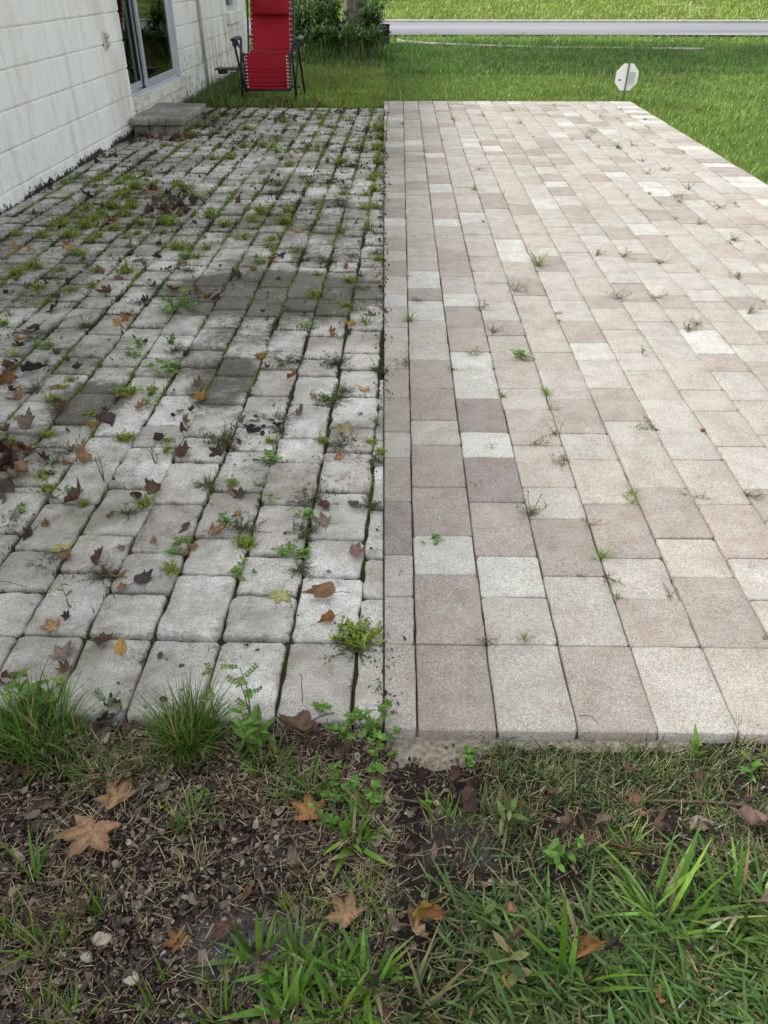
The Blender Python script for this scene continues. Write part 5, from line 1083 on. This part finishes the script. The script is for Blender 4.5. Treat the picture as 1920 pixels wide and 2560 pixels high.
gtuft(480, 2180, 46, .022, .045, .002, 1.0, [(.2, .28, .06), (.36, .32, .16)], 'half-dry grass crown below the middle tuft', 310, dry=.6)
gtuft(90, 2200, 9, .012, .16, .0045, .45, FG, 'three tall blades rising left of the largest star leaf', 311, dry=0)
gtuft(20, 2330, 26, .02, .09, .003, .6, FG, 'tall grass at the far left margin of the litter', 312)
gtuft(110, 2360, 34, .02, .08, .003, .7, YG, 'yellow-green tuft left of the stones', 313)
gtuft(165, 2370, 22, .014, .07, .0025, .5, YG, 'narrow upright tuft just left of the largest stone', 314)
gtuft(250, 2290, 16, .010, .10, .003, .5, FG, 'single forked sprout above the largest stone', 315)
gtuft(417, 2450, 4, .004, .11, .0045, .12, FG, 'lone straight blade rising from the bare ashy patch', 316, dry=0)
gtuft(105, 2530, 20, .015, .08, .003, .6, FG, 'small tuft by the lower left corner', 317)
gtuft(190, 2548, 24, .015, .07, .003, .6, FG, 'small tuft below the two smaller stones', 318)
gtuft(385, 2530, 12, .010, .07, .003, .5, FG, 'few short blades right of the smallest stone', 319)
gtuft(545, 2450, 30, .014, .05, .0022, .8, YG, 'fine yellowish tuft left of the crabgrass', 320)
gtuft(550, 2560, 24, .02, .09, .003, .6, FG, 'tall thin blades at the bottom edge below the crabgrass', 321)
CR = [(.13, .26, .03), (.19, .34, .05), (.09, .19, .028)]
BP = (.5, 1, .9, .6, .03)
for k, (x, y, n, L_, W_, lb) in enumerate([(650, 2400, 16, .085, .0085, 'broad-bladed crabgrass, uppermost of its patch'), (740, 2430, 26, .08, .0075, 'broad-bladed crabgrass crossing the middle of the patch'), (830, 2440, 26, .075, .007, 'broad-bladed crabgrass below the tan maple leaf'),
        (720, 2530, 30, .085, .0085, 'lush crabgrass at the bottom edge'), (860, 2520, 30, .08, .0075, 'lush crabgrass near the clean half at the bottom'), (930, 2450, 26, .08, .007, 'narrow crabgrass standing at the seam'), (880, 2110, 22, .085, .0085, 'wide flat blades fanning out below the compound-leaved weed'),
        (925, 2050, 24, .075, .007, 'broad grass at the right margin of the litter'), (630, 1870, 12, .06, .008, 'broad grass stem under the paving edge')]):
    gtuft(x, y, n, .018, L_, W_, 1.15, CR, lb, 330 + k, 'crabgrass_plant', BP, dry=.04)
gtuft(760, 2300, 120, .045, .038, .002, .9, [(.24, .33, .05), (.18, .28, .04)], 'fine yellow-green patch above the crabgrass', 345)
gtuft(900, 2260, 60, .03, .055, .003, 1.0, CR, 'soft green blades right of the tan maple leaf', 346)
# right half
gtuft(1737, 1890, 5, .006, .075, .010, .35, [(.20, .36, .06)], 'single broad light blade under the cleaned paving edge', 350, prof=(.7, 1, .95, .6, .1), dry=0)
gtuft(1660, 2290, 30, .04, .14, .007, 1.1, CR, 'coarse long blades sweeping across the right side', 351, 'crabgrass_plant', BP)
gtuft(1850, 2280, 34, .04, .14, .007, 1.1, CR, 'coarse long blades by the right margin', 352, 'crabgrass_plant', BP)
gtuft(1440, 2440, 14, .03, .15, .008, .7, CR, 'tall wide blades beside the standing orange leaf', 353, 'crabgrass_plant', BP)
gtuft(1030, 2520, 20, .03, .12, .006, .9, DGC, 'dark arching blades at the lower left of the turf', 354)
gtuft(1200, 2460, 30, .03, .09, .005, 1.0, DGC, 'dense dark blades below the brown leaf pair', 355)
gtuft(1120, 2060, 40, .03, .05, .0025, .9, YG, 'small bright tuft beside the wet red leaf', 356)
gtuft(1560, 2120, 50, .025, .055, .0025, .9, YG, 'light tuft among the leaves below the thin twig', 357)
gtuft(1850, 1850, 30, .015, .05, .0028, .6, FG, 'small upright tuft at the paving edge near the right margin', 358)
gtuft(1250, 1850, 120, .05, .04, .0022, 1.1, DGC, 'mat of short grass left of the broad blade', 359)

def plant(x, y, h, ns, leaves, ll, lw, cols, label, seed, spread=.5, trif=False, pairs=6, name='weed_plant', cat_='weed plant', zz=None):
    if trif: ll *= .72; lw *= .72; h *= .8; spread *= .8
    rs = R(seed); p = gp(x, y); p[2] = float(ground_z(p[0], p[1])) if zz is None else zz; pr = []
    root = empty(name, tuple(p), label, cat_, 'leafy weeds in front of the paving'); mb = MB(); Vs = []
    for k in range(ns):
        q = rs.rand() * 6.28; d = spread * rs.uniform(.2, 1) * h; hh = h * rs.uniform(.6, 1.05); tp = np.array([d * math.cos(q), d * math.sin(q), hh]); pts = smooth_path([(0, 0, -.005), tp * (.4, .4, .55) + rs.randn(3) * .004, tp], 5)
        mb.tube([np.array(a) for a in pts], list(np.linspace(.0016, .0007, len(pts))), 5, (.16, .17, .06))
        for j in range(leaves):
            s_ = (j + 1) / leaves; b = pts[int(s_ * (len(pts) - 1))]; a = q + j * 2.4 + rs.randn() * .4
            if trif:
                for da in (-.9, 0, .9): Vs.append((b, a + da, ll * (1 if da == 0 else .8), lw))
            elif pairs and trif is None:
                dirn = np.array([math.cos(a), math.sin(a), .25]); L2 = ll * 4
                for w_ in range(1, pairs + 1):
                    for sd_ in (-1, 1): Vs.append((b + dirn * L2 * w_ / pairs, a + sd_ * 1.35, ll, lw))
                mb.tube([b, b + dirn * L2], [.0006, .0004], 4, (.16, .2, .06))
            else: Vs.append((b, a, ll * rs.uniform(.7, 1.2), lw * rs.uniform(.8, 1.2)))
    me = mb.mesh('stem', M_WEED); link('stem', me, root)
    P = np.array([v[0] for v in Vs]); n = len(P); V, Q, C, _ = blades(P, np.array([v[1] for v in Vs]), rs.uniform(.9, 1.4, n), rs.uniform(0, .5, n), np.array([v[2] for v in Vs]), np.array([v[3] for v in Vs]), (.25, .85, 1, .7, .08), tints(rs, n, cols, .15))
    link('foliage', raw_mesh('foliage', V, Q, M_WEED, C), root)
LG = [(.13, .27, .04), (.17, .33, .06), (.10, .21, .035)]
plant(105, 1790, .085, 6, 5, .032, .013, LG, 'broad light-leaved weed growing out of the big left grass tuft', 401, .7)
plant(620, 1880, .075, 5, 5, .036, .011, LG, 'fresh weed with long pointed leaves beside the spiky tuft', 402, .8)
plant(545, 1830, .16, 1, 5, .0065, .0055, [(.14, .24, .06), (.2, .26, .09)], 'slender fern-leaved seedling rising over the border pavers, the taller one', 403, .15, None, 5)
plant(630, 1815, .13, 2, 4, .0075, .006, [(.14, .26, .06)], 'slender fern-leaved seedling right of the taller one', 404, .3, None, 5)
plant(285, 1790, .055, 2, 3, .007, .005, [(.14, .22, .10), (.17, .25, .13)], 'small blue-green ferny seedling at the paving edge', 405, .6, None, 5)
plant(800, 1805, .05, 3, 4, .016, .008, LG, 'pale little weed under the paving edge beside a dry stalk', 406, .7, True)
plant(865, 1870, .06, 5, 4, .018, .009, LG, 'leafy weed in the shade of the paving edge', 407, .9, True)
plant(940, 1850, .09, 5, 5, .022, .010, LG, 'taller leafy weed touching the clean half', 408, .8, True)
plant(935, 1920, .07, 4, 4, .022, .010, LG, 'leafy weed below the taller one at the seam', 409, .9, True)
plant(850, 2010, .10, 4, 5, .020, .009, LG, 'compound-leaved weed with long stems on the litter', 410, .9, True)
plant(915, 2010, .07, 3, 4, .022, .010, LG, 'compound-leaved weed nearest the seam on the litter', 411, .8, True)
plant(820, 2075, .045, 3, 4, .019, .009, LG, 'compound-leaved weed beside the standing tan maple leaf', 412, 1.0, True)
plant(510, 2010, .03, 3, 3, .012, .008, LG, 'tiny clover-like weed above the middle tuft', 413, 1.0, True)
plant(185, 1858, .03, 3, 3, .012, .010, LG, 'round-leaved weedling at the foot of the left tufts', 414, 1.0, True)
plant(1165, 1905, .04, 6, 5, .012, .009, LG, 'leafy clump at the bare sandy corner under the cleaned paving', 415, .9, True)
plant(1285, 2070, .05, 3, 4, .034, .009, DGC, 'dark broad-leaved weed above the long red stem', 416, .9)
plant(1390, 2160, .05, 4, 5, .022, .010, LG, 'small pointed-leaved weed below the long red stem', 417, .9)
plant(1215, 2340, .035, 3, 3, .026, .014, DGC, 'dark heart-leaved weed right of the golden leaf', 418, .9)
plant(980, 1900, .025, 2, 3, .012, .007, LG, 'tiny weed on the sandy strip by the seam', 419, .8)
plant(1080, 2020, .018, 2, 2, .022, .007, YG, 'bright sprout beside the wet red leaf', 420, .9)
plant(1870, 1930, .03, 2, 3, .03, .009, LG, 'light sprout near the right margin below the paving', 421, .8)
plant(1270, 2440, .04, 3, 4, .030, .012, DGC, 'dark leafy weed beside the brown leaf pair', 422, .9)
# seedlings standing on the weathered paving
plant(920 * S_, 900 + 1130 * S_, .085, 2, 4, .03, .0035, [(.12, .24, .05)], 'tall thin seedling rising from a joint in the weathered paving', 423, .25, zz=0)
plant(1360 * S_, 900 + 980 * S_, .075, 3, 2, .02, .003, [(.16, .24, .07)], 'thin forked seedling in a joint right of the tall one', 424, .25, zz=0)
plant(310 * .5787, 1400 + 245 * .5787, .07, 1, 4, .022, .005, [(.13, .24, .05)], 'seedling with a single side leaf on the second row of pavers', 425, .2, zz=0)
plant(430, 880, .045, 6, 5, .014, .011, [(.12, .26, .05), (.16, .32, .07)], 'broad-leaved light green weed at the stained pavers', 426, 1.3, True, zz=0)
plant(498, 765, .03, 4, 4, .012, .009, [(.12, .26, .05)], 'leafy green weed above the dark stained pavers', 427, 1.2, True, zz=0)
plant(1600, 915, .02, 3, 3, .01, .006, LG, 'small green sprig on the clean pavers, right side', 428, 1.0, zz=.02)

# ---------------------------------------------------------------- leaves, stones and twigs of the near ground
def fl(x, y, wpx, c, label, kind=None, flat=None, tilt=.3, up=0.0):
    p = gp(x, y); p[2] = float(ground_z(p[0], p[1])) + .006 + up; return leaf(p, wpx / F * depth(p) * 1.32, c, label=label, kind=kind, flat=flat, group='dead leaves on the ground in front', tilt=tilt)
K = .5787
fl(235, 2090, 150, 'tn', 'largest flat tan star-shaped leaf on the litter', flat=2.9, tilt=.12, up=.006)
fl(298, 2010, 112, 'tn', 'large tan leaf touching the upper right of the largest star leaf', flat=.7, tilt=.3, up=.004)
fl(325, 1962, 52, 'br', 'brown crumpled leaf above the pair of large tan leaves')
fl(760, 1862, 120, 'br', 'biggest crumpled brown leaf leaning on the paving edge', kind='b', tilt=.35, up=.02)
fl(800, 1880, 64, 'br', 'folded brown leaf pressed against the biggest crumpled leaf')
fl(840, 1892, 66, 'rd', 'reddish leaf right of the biggest crumpled leaf'); fl(868, 1896, 50, 'br', 'brown leaf at the right end of the row under the paving edge')
fl(290, 1805, 74, 'rd', 'dark reddish leaf under the paving edge between the large tufts'); fl(262, 1825, 50, 'dk', 'dark leaf tucked left below the reddish edge leaf'); fl(320, 1842, 40, 'br', 'small brown leaf below the reddish edge leaf')
fl(290, 1892, 42, 'rd', 'small red-brown leaf under the thin yellowish grass'); fl(122, 1896, 72, 'tn', 'tan curled leaf under the big left tuft', flat=1.0, tilt=.5); fl(50, 1955, 50, 'br', 'brown leaf near the left margin below the big tuft'); fl(84, 1955, 38, 'rd', 'small reddish leaf next to it by the left margin')
fl(20, 1725, 74, 'rd', 'dark red leaf on the border pavers at the left margin')
fl(776, 2055, 82, 'og', 'upright tan-orange maple leaf standing on the litter', flat=.2, tilt=.7, up=.012)
fl(735, 2150, 54, 'pk', 'rounded pinkish leaf below the upright maple leaf', kind='o', flat=.4)
fl(740, 2188, 34, 'rd', 'small red-brown curl under the rounded pinkish leaf')
fl(128, 2020, 62, 'gy', 'grey-tan pointed leaf left of the largest star leaf', flat=2.0, tilt=.4); fl(88, 2050, 48, 'gy', 'paler grey leaf scrap farther left of the star leaf', kind='b', flat=True)
fl(214, 2275, 72, 'br', 'brown leaf above the largest stone', kind='b'); fl(572, 2320, 84, 'rd', 'glossy red-brown star leaf right of the bare ashy patch', flat=3.3, tilt=.4, up=.004); fl(450, 2362, 66, 'og', 'orange leaf beside the lone straight blade', flat=.9)
fl(870, 2310, 100, 'tn', 'tan maple leaf among the crabgrass near the seam', flat=.8, tilt=.3, up=.010); fl(18, 2430, 66, 'gy', 'smooth brown leaf at the left margin below the tall grass', kind='o', flat=1.7); fl(75, 2305, 66, 'rd', 'reddish leaf under the yellow-green tuft')
fl(801, 2200, 34, 'pl', 'pale straw leaf below the wide flat blades', kind='b', flat=True); fl(838, 2174, 34, 'pk', 'pale pinkish leaf right of the pale straw one', kind='b', flat=True); fl(640, 2470, 44, 'gy', 'grey-brown leaf under the crabgrass', kind='o'); fl(672, 2540, 46, 'br', 'brown leaf at the bottom edge under the crabgrass')
fl(412, 1980, 46, 'gy', 'grey flake-like leaf above the middle tuft', kind='b', flat=True); fl(945, 1965, 44, 'pk', 'pinkish leaf at the seam level with the compound weeds', kind='o'); fl(868, 2400, 60, 'br', 'dark brown leaf under the crabgrass near the seam'); fl(625, 2228, 42, 'tn', 'tan folded scrap in the middle right of the litter', kind='b')
fl(560, 2265, 34, 'gy', 'small grey-brown leaf above the glossy red star leaf', kind='b', flat=True); fl(600, 2150, 30, 'gy', 'small grey scrap in the open litter', kind='b', flat=True); fl(15, 2480, 46, 'gy', 'grey round leaf at the lower left margin', kind='o', flat=True)
for (x, y, w_, c, lb, kd) in [(1140, 1955, 66, 'rd', 'wet reddish leaf near the sandy corner', None), (1232, 1954, 46, 'og', 'small orange leaf right of the wet reddish leaf', 'o'), (1152, 2022, 88, 'rd', 'largest wet red-brown maple leaf', None), (1018, 2066, 44, 'pl', 'pale tan leaf near the seam', 'b'), (983, 2060, 34, 'pl', 'pale tan scrap touching the seam', 'b'),
        (1084, 2162, 34, 'pk', 'small pinkish leaf on the bare soil', 'o'), (1052, 2305, 92, 'gd', 'golden leaf standing upright at the turf edge', None), (1024, 2315, 44, 'tn', 'tan leaf behind the golden one', None), (1094, 2335, 62, 'og', 'orange-brown leaf right of the golden one', None), (1040, 2372, 76, 'tn', 'tan crumpled leaf below the golden one', None),
        (1366, 1998, 56, 'rd', 'reddish leaf above the long red stem', None), (1416, 2098, 72, 'br', 'brown leaf lying under the long red stem', None), (1498, 2085, 52, 'pk', 'pinkish leaf right of the long red stem', None), (1574, 2018, 46, 'tn', 'pale curled leaf under the brown twig', None), (1600, 2070, 48, 'tn', 'tan leaf below the brown twig', None), (1626, 2100, 66, 'br', 'brown leaf above the light tuft', None),
        (1458, 2130, 36, 'pk', 'small pinkish leaf at the stem\'s far half', 'b'), (1732, 2064, 78, 'gy', 'mauve-grey crumpled leaf right of centre', None), (1862, 2092, 108, 'pk', 'wide pinkish-brown leaf by the right margin', 'b'), (1740, 1975, 44, 'br', 'brown leaf standing in the grass near the paving', None), (1524, 2208, 48, 'og', 'orange-brown leaf in the middle of the turf', 'o'),
        (1272, 2306, 44, 'tn', 'small tan leaf above the brown leaf pair', 'b'), (1284, 2360, 66, 'br', 'upper brown leaf of the pair in the turf', None), (1450, 2410, 84, 'og', 'upright orange leaf half buried in the turf', None), (1516, 2388, 66, 'dk', 'dark leaf behind the upright orange one', None), (1140, 2446, 60, 'br', 'brown leaf at the lower left of the turf', None), (1250, 2480, 44, 'gd', 'olive-gold leaf near the bottom', 'o'),
        (1712, 2412, 44, 'dk', 'dark leaf under the coarse blades', None), (1634, 2542, 50, 'og', 'orange-tan leaf at the bottom edge', None), (1903, 2275, 60, 'gy', 'greyish leaf at the right margin of the turf', 'o'), (1450, 2485, 50, 'br', 'brown leaf at the bottom below the upright orange one', None), (1850, 2030, 46, 'dk', 'dark brown leaf above the wide pinkish one', None), (1560, 1950, 40, 'rd', 'small reddish leaf in the bare soil under the paving', None)]:
    fl(x, y, w_, c, lb, kind=kd, up=.022 if y < 2200 else .03, tilt=.6)
def stone(x, y, w_, h_, label, seed):
    rs = R(seed); p = gp(x, y); p[2] = float(ground_z(p[0], p[1])); a = w_ / F * depth(p) / 2; b = a * rs.uniform(.75, .95); c = a * .62
    import bmesh
    bm = bmesh.new(); bmesh.ops.create_icosphere(bm, subdivisions=3, radius=1)
    ks = [(rs.randn(3), rs.uniform(.55, .85)) for _ in range(9)]
    for v in bm.verts:
        for d, k in ks:
            d = d / np.linalg.norm(d); t = float(np.dot(v.co, d))
            if t > k: v.co -= mathutils.Vector(d * (t - k) * .9)
        v.co = mathutils.Vector((v.co.x * a, v.co.y * b, v.co.z * c + c * .5)) * (1 + .03 * rs.randn())
    me = bpy.data.meshes.new('pale_stone'); bm.to_mesh(me); bm.free(); me.materials.append(M_STONE)
    o = link('pale_stone', me, loc=tuple(p)); tag(o, label, 'stone', 'pale stones on the bare patch')
stone(254, 2342, 50, 38, 'largest pale stone on the bare ashy patch', 1); stone(215, 2393, 36, 30, 'whiter angular stone just below the largest one', 2); stone(328, 2452, 42, 32, 'rounded pale stone, lowest of the three', 3)
def twig(pts, r0, r1, mat, label, z=None, name='twig'):
    P = []
    for (x, y, h) in pts:
        p = gp(x, y) if z is None else G(x, y, z); P.append(np.array([p[0], p[1], (float(ground_z(p[0], p[1])) if z is None else z) + h]))
    P = smooth_path(P, 5); mb = MB(); o0 = P[0]; mb.tube(P, list(np.linspace(r0, r1, len(P))), 7)
    o = link(name, mb.mesh(name, mat, o0, True), loc=tuple(o0)); tag(o, label, 'twig')
twig([(1250, 1995, .014), (1330, 2045, .016), (1420, 2090, .018), (1500, 2118, .016), (1570, 2138, .014), (1640, 2148, .010)], .0011, .0018, M_TWIG, 'long thin reddish stem curving across the turf')
twig([(1625, 2008, .012), (1700, 2014, .012), (1790, 2018, .010), (1880, 2024, .008)], .0022, .0028, M_TWIGB, 'straight brown twig lying near the right margin')
twig([(960, 1998, .006), (1000, 2004, .008), (1045, 2006, .006)], .0018, .0022, M_TWIGB, 'short dark twig on the bare soil at the seam')
twig([(480 + 525 * S_, 800 + 1218 * S_, .004), (480 + 600 * S_, 800 + 1228 * S_, .006), (480 + 705 * S_, 800 + 1252 * S_, .004)], .0028, .0034, M_TWIGB, 'short brown stick lying across a weathered paver', z=.002)
twig([(1450, 1792, .004), (1475, 1800, .010), (1494, 1812, .004)], .0008, .0007, M_TWIGB, 'tiny dark stem on the front edge of the clean pavers', z=0.0)
twig([(757, 1805, .0), (758, 1770, .02), (757, 1740, .045)], .0012, .0007, M_TWIGB, 'thin dry stalk standing at the paving edge')
twig([(0, 1455, .004), (30, 1462, .006), (68, 1470, .003)], .0008, .0006, M_TWIGB, 'thin dark stem in a joint by the left margin', z=0.0)
sm = MB(); 
import bmesh
p = GR(1440 + 1095 * .28933, 800 + 962 * .28933); bm = bmesh.new(); bmesh.ops.create_icosphere(bm, subdivisions=2, radius=1)
for v in bm.verts: v.co = mathutils.Vector((v.co.x * .008, v.co.y * .006, v.co.z * .005)) * (1 + .1 * math.sin(v.co.x * 4))
me = bpy.data.meshes.new('snail_pebble'); bm.to_mesh(me); bm.free(); me.materials.append(M_TWIG); tag(link('pebble', me, loc=(p[0], p[1], p[2] + .004)), 'small dark red-brown pebble at a joint of the clean pavers', 'pebble')
finish_labels()
